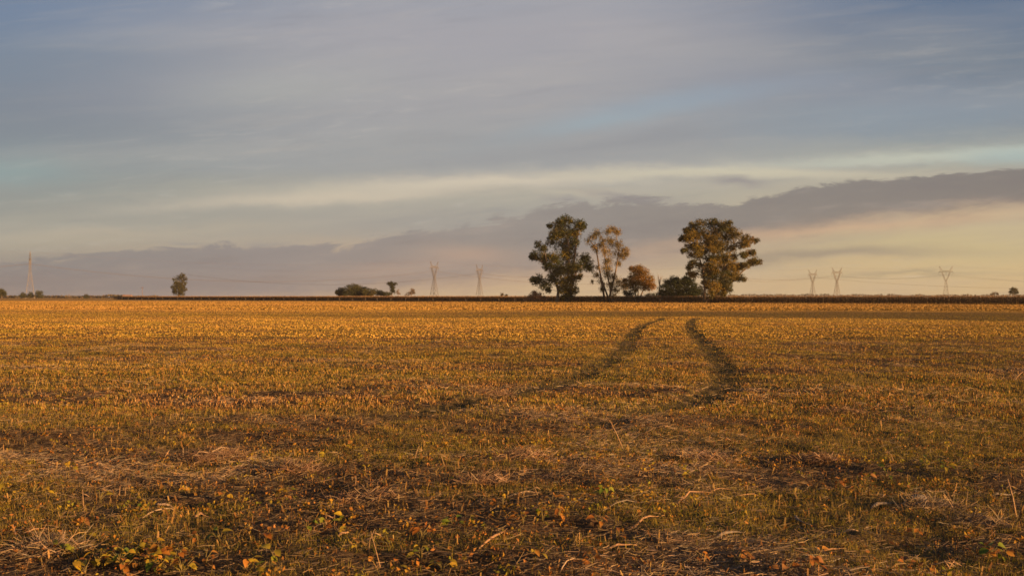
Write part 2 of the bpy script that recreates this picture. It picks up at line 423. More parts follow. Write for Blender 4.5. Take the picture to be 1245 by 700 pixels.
STRAW = [(0.42, 0.30, 0.18), (0.32, 0.22, 0.13), (0.20, 0.15, 0.11), (0.50, 0.36, 0.21), (0.13, 0.10, 0.075), (0.30, 0.25, 0.20)]
STUB = [(0.42, 0.24, 0.09), (0.34, 0.17, 0.06), (0.50, 0.30, 0.12), (0.25, 0.13, 0.05)]
DEAD = [(0.40, 0.18, 0.05), (0.30, 0.12, 0.03), (0.48, 0.24, 0.07), (0.20, 0.10, 0.04)]
GRASS = [(0.36, 0.31, 0.04), (0.48, 0.36, 0.05), (0.24, 0.23, 0.035), (0.54, 0.37, 0.07)]

M_straw = mat('dry_straw', (1, 1, 1), True, 0.75, 0.12)
M_grass = mat('grass_blades', (1, 1, 1), True, 0.7, 0.35)
M_dead = mat('dead_leaf', (1, 1, 1), True, 0.75, 0.3)

# lying straw
parts = []
for n, y0, y1, wmin, wmax, lmin, lmax, pw in [(330000, 4.2, 14, .0018, .005, .025, .13, 0.6), (200000, 14, 36, .004, .009, .04, .16, 0.9)]:
    x, y = spread(n, y0, y1, power=pw); g, s = patches(x, y)
    keep = rng.random(n) < (0.5 + 0.35 * s) * (1 - 0.6 * g) * (1 - 0.75 * rut(x, y)); x, y, s = x[keep], y[keep], s[keep]; n = len(x)
    yaw = rng.normal(0, 1.0, n) + rng.integers(0, 2, n) * math.pi
    col = pal(n, STRAW, 0.25) * (0.55 + 0.55 * s[:, None])
    parts.append(ribbons(on_ground(x, y, rng.uniform(0.0, 0.035, n)), yaw, rng.normal(0.03, 0.16, n), rng.uniform(lmin, lmax, n), rng.uniform(wmin, wmax, n), col, rng.normal(0, .35, n), 2, 0.6))
V_, F_, C_ = merge(parts); o = link('straw_litter', npmesh('straw_litter', V_, F_, C_), M_straw)
tag(o, 'tangled mat of pale and brown straw lying over the bare soil', 'straw', kind='stuff')

# upright stubble and far tufts
parts = []
for n, y0, y1, ws, hs, pw, sg in [(26000, 4.2, 14, .005, .05, 0.6, 2), (9000, 4.2, 16, .011, .062, 0.6, 1), (150000, 14, 40, .011, .048, 1.0, 1), (240000, 40, 130, .05, .045, 1.0, 1), (160000, 130, 420, .22, .10, 1.0, 1)]:
    x, y = spread(n, y0, y1, power=pw); g, s = patches(x, y); r = rut(x, y); b = band(x, y)
    cl = fbm(x * 0.8, y, 0.9, 4, 41)
    keep = rng.random(n) < np.where(y < 40, sstep(cl, 0.38, 0.62) * 0.75 + 0.25, 1.0) * (1 - 0.6 * r); x, y, b, g, s, r = x[keep], y[keep], b[keep], g[keep], s[keep], r[keep]; n = len(x)
    col = pal(n, STUB, 0.25 if y1 < 45 else 0.12)
    if y1 > 45: col = col * 0.5 + 0.5 * np.array([0.40, 0.23, 0.08])
    gold = np.array([0.50, 0.32, 0.07]) * rng.uniform(0.85, 1.1, (n, 1))
    k = (sstep(y, 13, 30) * (1 - 0.55 * sstep(y, 90, 140)) * (0.45 + 0.55 * g))[:, None]
    col = col * (1 - k) + gold * k
    streak = sstep(fbm(x * 0.18, y, 0.12, 4, 51), 0.35, 0.7)[:, None]; pt = sstep(fbm(x * 0.35, y, 0.14, 4, 57), 0.38, 0.62)[:, None]; col = col * (0.82 + 0.32 * streak) * (1 - pt * np.array([0.22, 0.16, 0.25]))
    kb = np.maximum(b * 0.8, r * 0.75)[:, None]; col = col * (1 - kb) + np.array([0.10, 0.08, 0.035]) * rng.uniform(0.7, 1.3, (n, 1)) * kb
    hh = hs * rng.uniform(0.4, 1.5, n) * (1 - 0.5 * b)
    parts.append(ribbons(on_ground(x, y, -0.01), rng.uniform(0, 2 * math.pi, n), rng.normal(1.3, 0.45, n), hh, ws * rng.uniform(0.6, 1.6, n), col, rng.normal(0, .3, n), sg, 0.7))
V_, F_, C_ = merge(parts); o = link('crop_stubble', npmesh('crop_stubble', V_, F_, C_), M_straw)
tag(o, 'short upright orange brown stubble covering the harvested field', 'stubble', kind='stuff')

# dead leaves in drifts on stubble
parts = []
for n, y0, y1, sz, pw in [(26000, 4.2, 14, .026, 0.6), (38000, 14, 45, .04, 1.0), (22000, 45, 120, .06, 1.0)]:
    x, y = spread(n, y0, y1, power=pw); g, s = patches(x, y); cl = fbm(x, y, 1.3, 4, 61)
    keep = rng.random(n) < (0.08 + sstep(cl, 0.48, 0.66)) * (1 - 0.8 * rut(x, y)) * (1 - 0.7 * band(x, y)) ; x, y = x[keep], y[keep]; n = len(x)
    P = on_ground(x, y, 0); P[:, 2] += rng.uniform(0.0, 0.05, n)
    parts.append(leaves(P, sz * rng.uniform(0.6, 1.4, n), pal(n, DEAD, 0.25), 0.55, 0.0, 0.5))
V_, F_, C_ = merge(parts); o = link('dead_leaves', npmesh('dead_leaves', V_, F_, C_), M_dead)
tag(o, 'curled rust coloured dead crop leaves caught in the stubble', 'dead leaves', kind='stuff')

# low leafy weeds and crop regrowth, gold and rust, growing in clumps
parts = []
WEED = [(0.50, 0.30, 0.04), (0.46, 0.21, 0.035), (0.40, 0.33, 0.04), (0.22, 0.23, 0.03), (0.34, 0.15, 0.04)]
for n, y0, y1, sz, hh, m, pw in [(1500, 4.4, 14, .026, .055, 11, 0.7), (6500, 14, 40, .030, .045, 8, 1.0)]:
    x, y = spread(n, y0, y1, power=pw); cl = fbm(x * .7, y, 1.0, 3, 91)
    keep = rng.random(n) < (0.12 + sstep(cl, 0.46, 0.6)) * (1 - 0.9 * rut(x, y)); x, y = x[keep], y[keep]; n = len(x)
    cc = pal(n, WEED, 0.15); P = np.repeat(on_ground(x, y), m, 0); cc = np.repeat(cc, m, 0) * 0.6 + pal(n * m, WEED, 0.2) * 0.4
    P = P + rng.normal(size=P.shape) * np.array([hh * .6, hh * .6, 0]); P[:, 2] += rng.uniform(0.1, 1.2, len(P)) * hh
    parts.append(leaves(P, sz * rng.uniform(0.6, 1.4, len(P)), cc, 0.65, 0.0, 0.35))
V_, F_, C_ = merge(parts); o = link('low_weeds', npmesh('low_weeds', V_, F_, C_), M_dead)
tag(o, 'gold and rust coloured low leafy regrowth scattered through the stubble', 'weeds', kind='stuff')

# green and yellow grass patches
parts = []
for n, y0, y1, ws, hs, pw, sg in [(240000, 4.2, 13, .0028, .045, 0.6, 2), (220000, 13, 34, .006, .055, 1.0, 1), (110000, 34, 100, .03, .045, 1.0, 1)]:
    x, y = spread(n, y0, y1, power=pw); g, s = patches(x, y)
    keep = rng.random(n) < g * (1 - 0.8 * rut(x, y)) + 0.04; x, y = x[keep], y[keep]; n = len(x)
    c = pal(n, GRASS, 0.25); dry = sstep(fbm(x, y, 0.9, 3, 71), 0.45, 0.65)[:, None]
    c = c * (1 - 0.5 * dry) + np.array([0.34, 0.24, 0.07]) * 0.5 * dry
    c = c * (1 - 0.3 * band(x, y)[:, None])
    parts.append(ribbons(on_ground(x, y, -0.005), rng.uniform(0, 2 * math.pi, n), rng.normal(1.15, 0.35, n), hs * rng.uniform(0.4, 1.5, n), ws * rng.uniform(0.7, 1.4, n), c, rng.normal(.5, .4, n), sg, 0.2))
V_, F_, C_ = merge(parts); o = link('grass', npmesh('grass', V_, F_, C_), M_grass)
tag(o, 'low green and yellow grass growing in patches through the stubble', 'grass', kind='stuff')

# ---------------------------------------------------------------- trees
M_bark = mat('tree_bark', (1, 1, 1), True, 0.9, 0, 1.5, 0.35, 0.4, 4.0)
M_leaf = mat('tree_leaves', (1, 1, 1), True, 0.6, 0.15, 0, 0, spec=0.25)

def crown_mesh(cents, rads, leaf, dens, cols, clump=1.0, droop=0.0, hollow=0.35):
    P = []; Cc = []
    for (c, r) in zip(cents, rads):
        k = max(5, int(8 + r * r * 5.6 * clump))
        d = rng.normal(size=(k, 3)); d /= np.linalg.norm(d, axis=1)[:, None]
        cc = c + d * (r * rng.uniform(hollow, 1.05, (k, 1))) * np.array([1.05, 1.05, 0.92])
        base = pal(1, cols, 0.12)[0]
        for q in cc:
            m = int(dens * 0.8 * rng.uniform(0.3, 1.6)); rr = max(0.34, r * 0.22) * rng.uniform(0.5, 1.6)
            e = rng.normal(size=(m, 3)) * rr * 0.5 * np.array([1.15, 1.15, 0.8]) + q
            e[:, 2] -= np.abs(rng.normal(0, droop, m))
            P.append(e); sub_ = pal(1, cols, 0.15)[0] * 0.7 + base * 0.3
            Cc.append(np.clip(sub_ * rng.uniform(0.7, 1.3, (m, 1)), 0.004, 0.6))
        k2 = int(k * 1.8); d2 = rng.normal(size=(k2, 3)); d2 /= np.linalg.norm(d2, axis=1)[:, None]        # loose sprigs that break the outline
        for q in c + d2 * (r * rng.uniform(0.85, 1.32, (k2, 1))) * np.array([1, 1, 0.9]):
            m = int(max(4, dens * 0.3 * rng.uniform(0.3, 1.5))); e = rng.normal(size=(m, 3)) * rng.uniform(0.12, 0.3) + q; e[:, 2] -= np.abs(rng.normal(0, droop, m))
            P.append(e); Cc.append(np.clip(base * rng.uniform(0.7, 1.4, (m, 1)), 0.004, 0.6))
    P = np.concatenate(P); Cc = np.concatenate(Cc)
    return leaves(P, leaf * rng.uniform(0.6, 1.4, len(P)), Cc, 0.5, 0.0, 0.2)

def blob_tree(name, label, cat, bpx, d, blobs, leaf=0.32, dens=34, cols=((0.09, 0.10, 0.03),), trunks=(), bark=(0.30, 0.22, 0.15), tr=0.45, group=None,
              crown_name='crown', limbs=True, clump=1.0, droop=0.0, depth=0.45, base_z=None, hollow=0.35):
    x0 = (bpx - 622.5) / F * d; z0 = float(height(x0, d)) if base_z is None else base_z
    root = empty(name, (x0, d, z0), label, cat, group); org = np.array([x0, d, z0])
    s = d / F
    pxs = np.array([b[0] for b in blobs]); half = (pxs.max() - pxs.min()) * 0.5 * s + 1e-3; mid = (pxs.max() + pxs.min()) / 2
    cents = []; rads = []
    for b in blobs:
        p = W(b[0], b[1], d); r = b[2] * s
        e = math.sqrt(max(0.05, 1 - min(1, ((b[0] - mid) * s / half) ** 2)))
        off = rng.uniform(-1, 1) * depth * half * e
        p = np.array([p[0] * (1 + off / d), d + off, CAMH + (p[2] - CAMH) * (1 + off / d)])
        cents.append(p - org); rads.append(r)
    # bring bodies into depth: every big blob gets a twin further back or nearer
    for i in range(len(blobs)):
        if rads[i] > 0.9 and half > 2 and rng.random() < 0.8:
            q = cents[i].copy(); q[1] = -q[1] + rng.uniform(-.3, .3) * half; q[0] += rng.uniform(-.3, .3) * rads[i]; q[2] += rng.uniform(-.2, .2) * rads[i]
            cents.append(q); rads.append(rads[i] * 0.7)
    V_, F_, C_ = crown_mesh(cents, rads, leaf, dens, cols, clump, droop, hollow)
    V_[:, 2] = np.maximum(V_[:, 2], 0.02)
    link(crown_name, npmesh(name + '_crown', V_, F_, C_), M_leaf, root)
    mb = MB(); nodes = []
    for T in trunks:
        pts = []
        for i, (px, py) in enumerate(T):
            p = W(px, py, d) - org
            if i == 0: p[2] = -0.2
            else: p[1] += rng.uniform(-.4, .4)
            pts.append(p)
        n = len(pts)
        mb.tube(pts, [tr * (1 - 0.72 * i / (n - 1)) * (1.25 if i == 0 else 1) for i in range(n)], 7, bark)
        for a_, b_ in zip(pts[:-1], pts[1:]):
            for f in (0.35, 0.7, 1.0): nodes.append(a_ + (b_ - a_) * f)
    if trunks and limbs:
        N = np.array(nodes)
        for c, r in zip(cents, rads):
            ok = N[N[:, 2] < c[2] - 0.1 * r]
            if not len(ok): ok = N
            dd = np.linalg.norm(ok - c, axis=1) + (c[2] - ok[:, 2]) * 0.15; a_ = ok[dd.argmin()]
            m_ = (a_ + c) / 2 + np.array([0, 0, np.linalg.norm(c - a_) * 0.08]); L = np.linalg.norm(c - a_)
            r0 = min(tr * 0.3, 0.04 + 0.014 * L)
            mb.tube([a_, m_, c], [r0, r0 * 0.7, r0 * 0.35], 5, bark)
            for _ in range(3):
                e = c + rng.normal(size=3) * r * 0.5; mb.tube([m_ * 0.3 + c * 0.7, e], [r0 * 0.35, r0 * 0.15], 4, bark, cap=False)
    if mb.v: mb.build('trunk', M_bark, root, True)
    return root

A4 = lambda L: [(630 + x / 5.39, 250 + y / 5.39, r / 5.39) for x, y, r in L]
A5 = lambda L: [(770 + x / 5.38, 250 + y / 5.38, r / 5.38) for x, y, r in L]
B1 = lambda L: [(x / 4.79, 290 + y / 4.79, r / 4.79) for x, y, r in L]
B2 = lambda L: [(260 + x / 4.79, 290 + y / 4.79, r / 4.79) for x, y, r in L]
B7 = lambda L: [(1080 + x / 7.545, 300 + y / 7.545, r / 7.545) for x, y, r in L]
t4 = lambda L: [(630 + x / 5.39, 250 + y / 5.39) for x, y in L]
t5 = lambda L: [(770 + x / 5.38, 250 + y / 5.38) for x, y in L]

EUC = [(0.11, 0.105, 0.02), (0.065, 0.075, 0.02), (0.25, 0.19, 0.022), (0.05, 0.062, 0.02)]
EUB = [(0.22, 0.155, 0.03), (0.14, 0.105, 0.028), (0.30, 0.21, 0.035)]
blob_tree('eucalyptus_tree', 'tallest leafy eucalyptus, dark green and gold, at the left end of the grove', 'tree', 688, 372,
    A4([(300, 100, 42), (260, 130, 34), (345, 95, 20), (400, 128, 42), (425, 130, 24), (205, 132, 18), (290, 175, 58), (245, 190, 40), (370, 185, 42), (212, 238, 34), (130, 255, 27), (165, 282, 28), (112, 328, 34), (95, 335, 22),
        (165, 345, 38), (240, 350, 48), (300, 260, 55), (335, 320, 52), (350, 250, 40), (190, 395, 32), (250, 420, 52), (320, 410, 55), (390, 395, 45), (445, 370, 42), (470, 410, 30), (440, 340, 30),
        (130, 490, 40), (98, 485, 22), (180, 520, 38), (232, 480, 42), (300, 515, 52), (350, 480, 42), (308, 565, 40), (360, 555, 33), (338, 592, 26), (195, 555, 18), (300, 600, 20), (400, 465, 22)]),
    0.34, 40, EUC, [t4([(315, 625), (318, 540), (330, 420), (335, 300), (320, 180), (300, 110)]), t4([(255, 618), (262, 560), (240, 470), (190, 400)]), t4([(322, 520), (380, 430), (440, 370)]), t4([(330, 350), (380, 240), (400, 140)])],
    (0.26, 0.20, 0.15), 0.6, clump=1.35, hollow=0.25)
blob_tree('eucalyptus_tree', 'open bronze leaved eucalyptus with sky showing through, second tall tree from the left', 'tree', 742, 366,
    A4([(520, 168, 30), (482, 200, 30), (455, 228, 22), (615, 152, 30), (650, 165, 26), (585, 165, 24), (560, 215, 34), (605, 235, 40), (655, 250, 34), (698, 285, 30), (640, 300, 36), (575, 290, 34), (545, 250, 30),
        (590, 350, 34), (655, 372, 22), (580, 400, 36), (592, 440, 34), (538, 485, 20), (508, 450, 18), (485, 490, 9), (548, 540, 18), (620, 460, 26), (655, 490, 30), (640, 540, 30), (695, 520, 32), (600, 505, 26), (685, 320, 30), (500, 262, 24), (512, 290, 16),
        (712, 310, 18), (560, 510, 14), (625, 575, 20), (520, 395, 12)]),
    0.30, 20, EUB, [t4([(605, 622), (603, 540), (582, 440), (570, 350), (560, 250), (540, 190)]), t4([(590, 470), (640, 420), (660, 300), (640, 180)]), t4([(570, 350), (510, 280), (465, 220)]), t4([(600, 560), (555, 500), (510, 440)])],
    (0.26, 0.19, 0.13), 0.36, clump=1.2, droop=0.5, hollow=0.2)
blob_tree('rusty_tree', 'round small tree with rust orange foliage between the bronze eucalyptus and the dark green shrub', 'tree', 777, 358,
    A4([(790, 440, 48), (745, 412, 18), (760, 480, 40), (820, 440, 38), (800, 500, 45), (745, 510, 34), (715, 520, 24), (700, 490, 20), (850, 480, 38), (870, 520, 32), (790, 410, 26), (835, 530, 35), (760, 545, 24)]),
    0.28, 30, [(0.30, 0.165, 0.025), (0.20, 0.12, 0.025), (0.36, 0.20, 0.03)], [t4([(785, 622), (786, 560), (790, 470)]), t4([(786, 570), (830, 520)]), t4([(786, 575), (750, 520)])], (0.36, 0.26, 0.16), 0.3, clump=1.8)
blob_tree('green_shrub', 'dense dark green shrub, widest low mass, just left of the largest eucalyptus', 'shrub', 825, 347,
    A5([(262, 490, 30), (240, 505, 34), (205, 545, 40), (300, 520, 52), (365, 498, 36), (390, 545, 45), (335, 570, 45), (250, 575, 42), (425, 560, 24), (185, 575, 28), (300, 590, 30), (380, 590, 30), (350, 480, 26)]),
    0.30, 44, [(0.035, 0.05, 0.018), (0.05, 0.06, 0.02)], [t5([(300, 622), (300, 560), (300, 520)])], (0.2, 0.15, 0.1), 0.25, clump=1.8)
blob_tree('green_shrub', 'little dark shrub under the left side of the rust orange tree', 'shrub', 767, 357,
    A4([(720, 575, 26), (745, 580, 26), (700, 565, 16), (860, 590, 22), (890, 590, 22)]), 0.26, 34, [(0.03, 0.04, 0.018)], [t4([(735, 622), (735, 590), (740, 575)])], (0.2, 0.15, 0.1), 0.15)
blob_tree('eucalyptus_tree', 'largest broad domed eucalyptus with a long drooping right limb, right end of the grove', 'tree', 865, 330,
    A5([(440, 118, 34), (500, 115, 34), (390, 140, 34), (352, 160, 26), (590, 118, 28), (550, 155, 44), (635, 155, 34), (332, 208, 24), (308, 222, 14), (380, 200, 44), (450, 185, 48), (520, 210, 52), (600, 200, 48), (675, 185, 34), (735, 210, 28), (775, 225, 22), (750, 240, 20),
        (375, 260, 40), (335, 292, 20), (430, 265, 36), (555, 270, 52), (635, 270, 44), (705, 255, 32), (760, 308, 26), (722, 320, 22), (790, 300, 12), (380, 318, 28), (425, 325, 28), (545, 335, 44), (600, 340, 40), (660, 330, 26), (398, 378, 30), (368, 400, 20), (440, 390, 24), (530, 400, 48), (600, 400, 46),
        (660, 405, 34), (700, 395, 26), (740, 385, 26), (800, 358, 26), (828, 366, 15), (770, 372, 22), (400, 445, 28), (360, 440, 13), (515, 455, 50), (588, 465, 48), (645, 450, 38), (690, 470, 28), (722, 480, 16), (520, 525, 42), (562, 535, 36), (605, 510, 38), (510, 570, 28), (630, 550, 18), (545, 572, 28), (590, 565, 20), (480, 250, 34), (470, 300, 28), (485, 350, 26), (480, 390, 24), (495, 440, 26), (455, 430, 16), (485, 500, 22)]),
    0.32, 36, [(0.065, 0.068, 0.02), (0.15, 0.12, 0.024), (0.27, 0.185, 0.024)], [t5([(512, 622), (515, 560), (520, 440), (530, 300), (520, 180)]), t5([(465, 618), (468, 540), (455, 420), (420, 300), (385, 200)]), t5([(520, 500), (600, 380), (660, 250)]), t5([(540, 540), (640, 500), (720, 420), (800, 365)])],
    (0.20, 0.15, 0.10), 0.42, clump=1.9, hollow=0.15)
# reddish brush pile and undergrowth
blob_tree('dry_bush', 'reddish dry leafy bush at the left foot of the tallest eucalyptus', 'bush', 651, 376,
    A4([(120, 590, 34), (90, 600, 28), (150, 598, 30), (60, 605, 20), (105, 570, 18), (175, 608, 18), (125, 615, 28), (45, 612, 12)]), 0.30, 20, [(0.50, 0.25, 0.13), (0.34, 0.17, 0.09), (0.58, 0.32, 0.18)],
    [t4([(115, 628), (112, 600), (108, 575)]), t4([(120, 628), (150, 600)]), t4([(110, 628), (80, 600)])], (0.3, 0.2, 0.14), 0.12, clump=1.3)
for lb, bp, L in [('low rusty undergrowth below the dark green shrub', 822, [(250, 610, 12), (290, 608, 12), (330, 612, 14), (370, 610, 14), (410, 614, 12), (210, 612, 10)]),
              ('low reddish undergrowth under the largest eucalyptus', 862, [(440, 612, 13), (480, 608, 12), (530, 610, 14), (570, 608, 14), (610, 612, 12), (650, 610, 10)]),
              ('low brown undergrowth between the first two eucalyptus trees', 716, None)]:
    bl = A5(L) if L else A4([(420, 610, 12), (460, 612, 12), (500, 608, 12), (540, 612, 12), (380, 612, 10)])
    blob_tree('undergrowth', lb, 'undergrowth', bp, 336 if L and bp > 850 else (345 if L else 366), bl, 0.22, 12, [(0.20, 0.09, 0.04), (0.14, 0.07, 0.03)], [], group=None, crown_name='foliage', clump=3)
def bare_tree(name, label, bpx, d, top_py, n=9, spreadpx=4, r=0.08):
    x0 = (bpx - 622.5) / F * d; z0 = float(height(x0, d)); root = empty(name, (x0, d, z0), label, 'tree'); mb = MB()
    H = W(bpx, top_py, d)[2] - z0; s = d / F
    mb.tube([(0, 0, -0.1), (0.1, 0, H * 0.4), (0, 0.1, H * 0.75)], [r * 1.6, r, r * 0.5], 6, (0.3, 0.22, 0.16)); mb.build('trunk', M_bark, root, True); mb = MB()
    for i in range(n):
        h0 = H * random.uniform(0.35, 0.75); a = random.uniform(0, 6.28); q = random.uniform(0.3, 1) * spreadpx * s
        e = Vector((math.cos(a) * q, math.sin(a) * q, H * random.uniform(0.8, 1.0)))
        mb.tube([(0.05, 0, h0), ((e.x * 0.4), e.y * 0.4, (h0 + e.z) / 2), e], [r * 0.6, r * 0.5, r * 0.25], 5, (0.3, 0.22, 0.16))
    mb.build('branches', M_bark, root, True)
bare_tree('bare_sapling', 'thin leafless sapling rising above the gap left of the dark green shrub', 802, 352, 330, 12, 5, 0.09)

# distant single trees
FARG = [(0.085, 0.085, 0.03), (0.065, 0.07, 0.03)]
blob_tree('poplar_tree', 'lone upright tree standing alone above the crop at the left', 'tree', 217.5, 640,
    B1([(1026, 240, 20), (1058, 228, 22), (1075, 240, 14), (1030, 268, 20), (1060, 268, 24), (1045, 295, 34), (1018, 292, 18), (1078, 300, 14), (1040, 320, 30), (1060, 318, 20), (1015, 315, 12)]), 0.42, 30, [(0.11, 0.10, 0.035), (0.08, 0.075, 0.03)],
    [[(217.5, 365), (217.5, 352), (218, 340)]], (0.25, 0.18, 0.12), 0.45, clump=0.6)
blob_tree('distant_shrubbery', 'long low olive bushy clump with a dark hump, left of the thin forked tree', 'shrubs', 437, 620,
    B2([(735, 312, 22), (718, 318, 12), (760, 315, 26), (815, 295, 30), (790, 310, 34), (845, 308, 32), (875, 312, 28), (905, 315, 24), (940, 318, 22), (970, 322, 18), (1000, 325, 15), (1018, 328, 12), (815, 325, 30), (900, 330, 20), (740, 328, 18)]), 0.45, 26,
    [(0.05, 0.055, 0.02), (0.10, 0.09, 0.03)], [[(430, 367), (431, 360), (432, 352)]], (0.2, 0.15, 0.1), 0.3, clump=1.8, hollow=0.1)
blob_tree('forked_tree', 'small dark tree with a wide top and narrow waist, right of the bushy clump', 'tree', 476.5, 610,
    B2([(1037, 268, 17), (1018, 264, 10), (1057, 266, 10), (1040, 285, 14), (1038, 300, 13), (1036, 315, 15), (1046, 308, 9)]), 0.38, 30, [(0.055, 0.06, 0.025)], [[(476.5, 366), (476.5, 352), (477, 345)]], (0.2, 0.15, 0.1), 0.3)
blob_tree('small_tree', 'faint sparse tan tree leaning right, farthest right of the distant left group', 'tree', 499.5, 640,
    B2([(1158, 302, 12), (1150, 315, 14), (1135, 322, 12), (1165, 318, 9), (1120, 328, 8)]), 0.36, 14, [(0.20, 0.14, 0.07)], [[(500, 366), (500.5, 356), (501, 352)]], (0.3, 0.22, 0.14), 0.18)
blob_tree('small_tree', 'wispy pale treelet directly right of the dark forked tree', 'tree', 484, 630,
    B2([(1072, 305, 8), (1068, 316, 8), (1078, 322, 8)]), 0.34, 10, [(0.20, 0.14, 0.08)], [[(484, 366), (484, 356), (484, 352)]], (0.3, 0.22, 0.14), 0.14)
blob_tree('roadside_tree', 'tree cut by the left edge of the photograph', 'tree', 2, 900,
    B1([(15, 318, 14), (5, 312, 16), (25, 328, 14), (8, 332, 18), (-10, 325, 22), (-25, 330, 20)]), 0.5, 24, FARG, [[(2, 363), (2, 358), (1, 354)]], (0.2, 0.15, 0.1), 0.35)
for lb, bp, L in [('dark bush left of the tall pylon foot', 28, [(135, 332, 13), (128, 340, 14), (145, 342, 12)]),
                  ('dark bush behind the middle of the tall pylon foot', 37, [(178, 330, 13), (172, 340, 14), (186, 342, 10)]),
                  ('dark tree right of the tall pylon foot', 48, [(222, 322, 13), (238, 322, 12), (218, 338, 14), (236, 338, 16)]),
                  ('small round bush alone between the tall pylon and the pale building', 105, [(503, 338, 10), (498, 346, 10), (510, 346, 9)])]:
    blob_tree('distant_bush', lb, 'bush', bp, 930, B1(L), 0.5, 22, FARG, [[(bp, 363.5), (bp, 360), (bp, 358)]], (0.2, 0.15, 0.1), 0.25)
blob_tree('distant_tree', 'dark round tree above the crop at the right edge', 'tree', 1232, 520,
    B7([(1130, 380, 18), (1150, 372, 16), (1165, 385, 20), (1140, 400, 22), (1165, 408, 20), (1120, 405, 14), (1185, 405, 10)]), 0.34, 26, [(0.08, 0.075, 0.03), (0.11, 0.09, 0.035)], [[(1231.5, 364), (1231.5, 356), (1231, 352)]], (0.2, 0.15, 0.1), 0.25)
blob_tree('distant_tree', 'low thin brown tree a little left of the dark round tree at the right edge', 'tree', 1209, 560,
    B7([(965, 415, 12), (985, 412, 13), (1000, 420, 10), (950, 425, 10)]), 0.34, 14, [(0.16, 0.11, 0.05)], [[(1209.5, 364), (1209.5, 358), (1210, 355)]], (0.2, 0.15, 0.1), 0.15)
for i, (px, py, lb) in enumerate([(610.5, 357, 'taller of two tiny shrubs poking above the crop left of the reddish bush'), (615.5, 358.5, 'lower of two tiny shrubs poking above the crop left of the reddish bush')]):
    blob_tree('tiny_shrub', lb, 'shrub', px, 470, [(px, py, 1.1), (px + 1, py + 1.2, 1.0), (px - .8, py + 1.5, 1.0), (px, py + 3, 1.4)], 0.3, 12, [(0.10, 0.08, 0.035)], [[(px, 366), (px, 360)]], (0.2, 0.15, 0.1), 0.08)

# far wooded skyline, a mass nobody could count
def skyline():
    P = []; cc = []
    for px in np.arange(-120, 1380, 0.9):
        if px < 190: d = 1500; top = 361.8 - 1.4 * fbm(np.array([px]), np.array([0.]), 0.09, 3, 4)[0] - (1.3 if 130 < px < 150 else 0)
        elif px > 885: d = 2400; top = HZ(px) - 2.6 - 3.6 * fbm(np.array([px]), np.array([5.]), 0.13, 4, 4)[0]
        else: d = 2400; top = HZ(px) - 0.9
        zt = CAMH + (HZ(px) - top) / F * d; m = 16 if px > 885 else 10
        x = (px + rng.uniform(-1, 1, m) - 622.5) / F * d
        z = rng.uniform(0, 1, m) ** 0.7 * max(zt, 1.6)
        P.append(np.stack([x, d + rng.uniform(-15, 15, m), z], -1)); cc.append(pal(m, [(0.10, 0.08, 0.04), (0.14, 0.10, 0.05)], .2))
    P = np.concatenate(P); cc = np.concatenate(cc)
    V_, F_, C_ = leaves(P, rng.uniform(1.6, 3.6, len(P)), cc, 0.8, 0.0, 0.2)
    V_[:, 2] = np.maximum(V_[:, 2], 0.02)
    o = link('far_woodland', npmesh('far_woodland', V_, F_, C_), M_leaf)
    tag(o, 'thin uneven line of far woodland along the horizon', 'woodland', kind='stuff')
skyline()

# ---------------------------------------------------------------- maize crop behind the trees
CA, CB = np.array([-262., 665.]), np.array([127., 266.]); CD = (CB - CA); CL = np.linalg.norm(CD); CD = CD / CL; CN = np.array([-CD[1], CD[0]])   # CN points away from the camera
def crop():
    T = np.arange(-10, CL * 1.28, 0.34); parts = []
    rows = [0, .8, 1.6, 2.4, 3.2, 4.2, 5.4, 7, 9, 12]
    B = []
    for r in rows:
        t_ = T + rng.uniform(-.2, .2, len(T)); off = r + rng.uniform(-.15, .15, len(T)) + (0.3 * np.sin(t_ * 0.05))
        B.append(np.stack([CA[0] + CD[0] * t_ + CN[0] * off, CA[1] + CD[1] * t_ + CN[1] * off, np.zeros(len(T))], -1))
    B = np.concatenate(B); n = len(B); H = rng.normal(2.15, 0.13, n)
    tone = (0.8 + 0.5 * fbm(B[:, 0], B[:, 1], 0.06, 3, 3))[:, None]
    cols = [(0.11, 0.065, 0.03), (0.08, 0.045, 0.022), (0.14, 0.085, 0.04)]  # shade inside the dense rows is put into these browns; tassels below lightened
    parts.append(ribbons(B, rng.uniform(0, 6.28, n), rng.normal(1.53, .05, n), H, 0.06, pal(n, cols, .2) * tone, 0.0, 1, 0.5))
    for k in range(6):
        P = B.copy(); P[:, 2] += H * rng.uniform(0.12, 0.85, n)
        parts.append(ribbons(P, rng.uniform(0, 6.28, n), rng.uniform(0.5, 1.2, n), rng.uniform(0.45, 0.85, n), rng.uniform(.08, .14, n), pal(n, cols, .25) * tone, rng.uniform(1.2, 2.4, n), 2, 0.3))
    for k in range(2):
        P = B.copy(); P[:, 2] += H * 0.95
        parts.append(ribbons(P, rng.uniform(0, 6.28, n), rng.normal(1.2, .25, n), rng.uniform(.2, .35, n), 0.09, pal(n, [(0.44, 0.28, 0.15), (0.36, 0.23, 0.12)], .2), 0.3, 1, 0.4))
    V_, F_, C_ = merge([(a, b, c) for a, b, c in parts])
    V_[:, 2] -= 0.03
    o = link('maize_crop', npmesh('maize_crop', V_, F_, C_), mat('dry_maize', (1, 1, 1), True, 0.8, 0.15))
    tag(o, 'dense dry brown maize standing in a long dark strip along the far field edge', 'maize crop', kind='stuff')
crop()

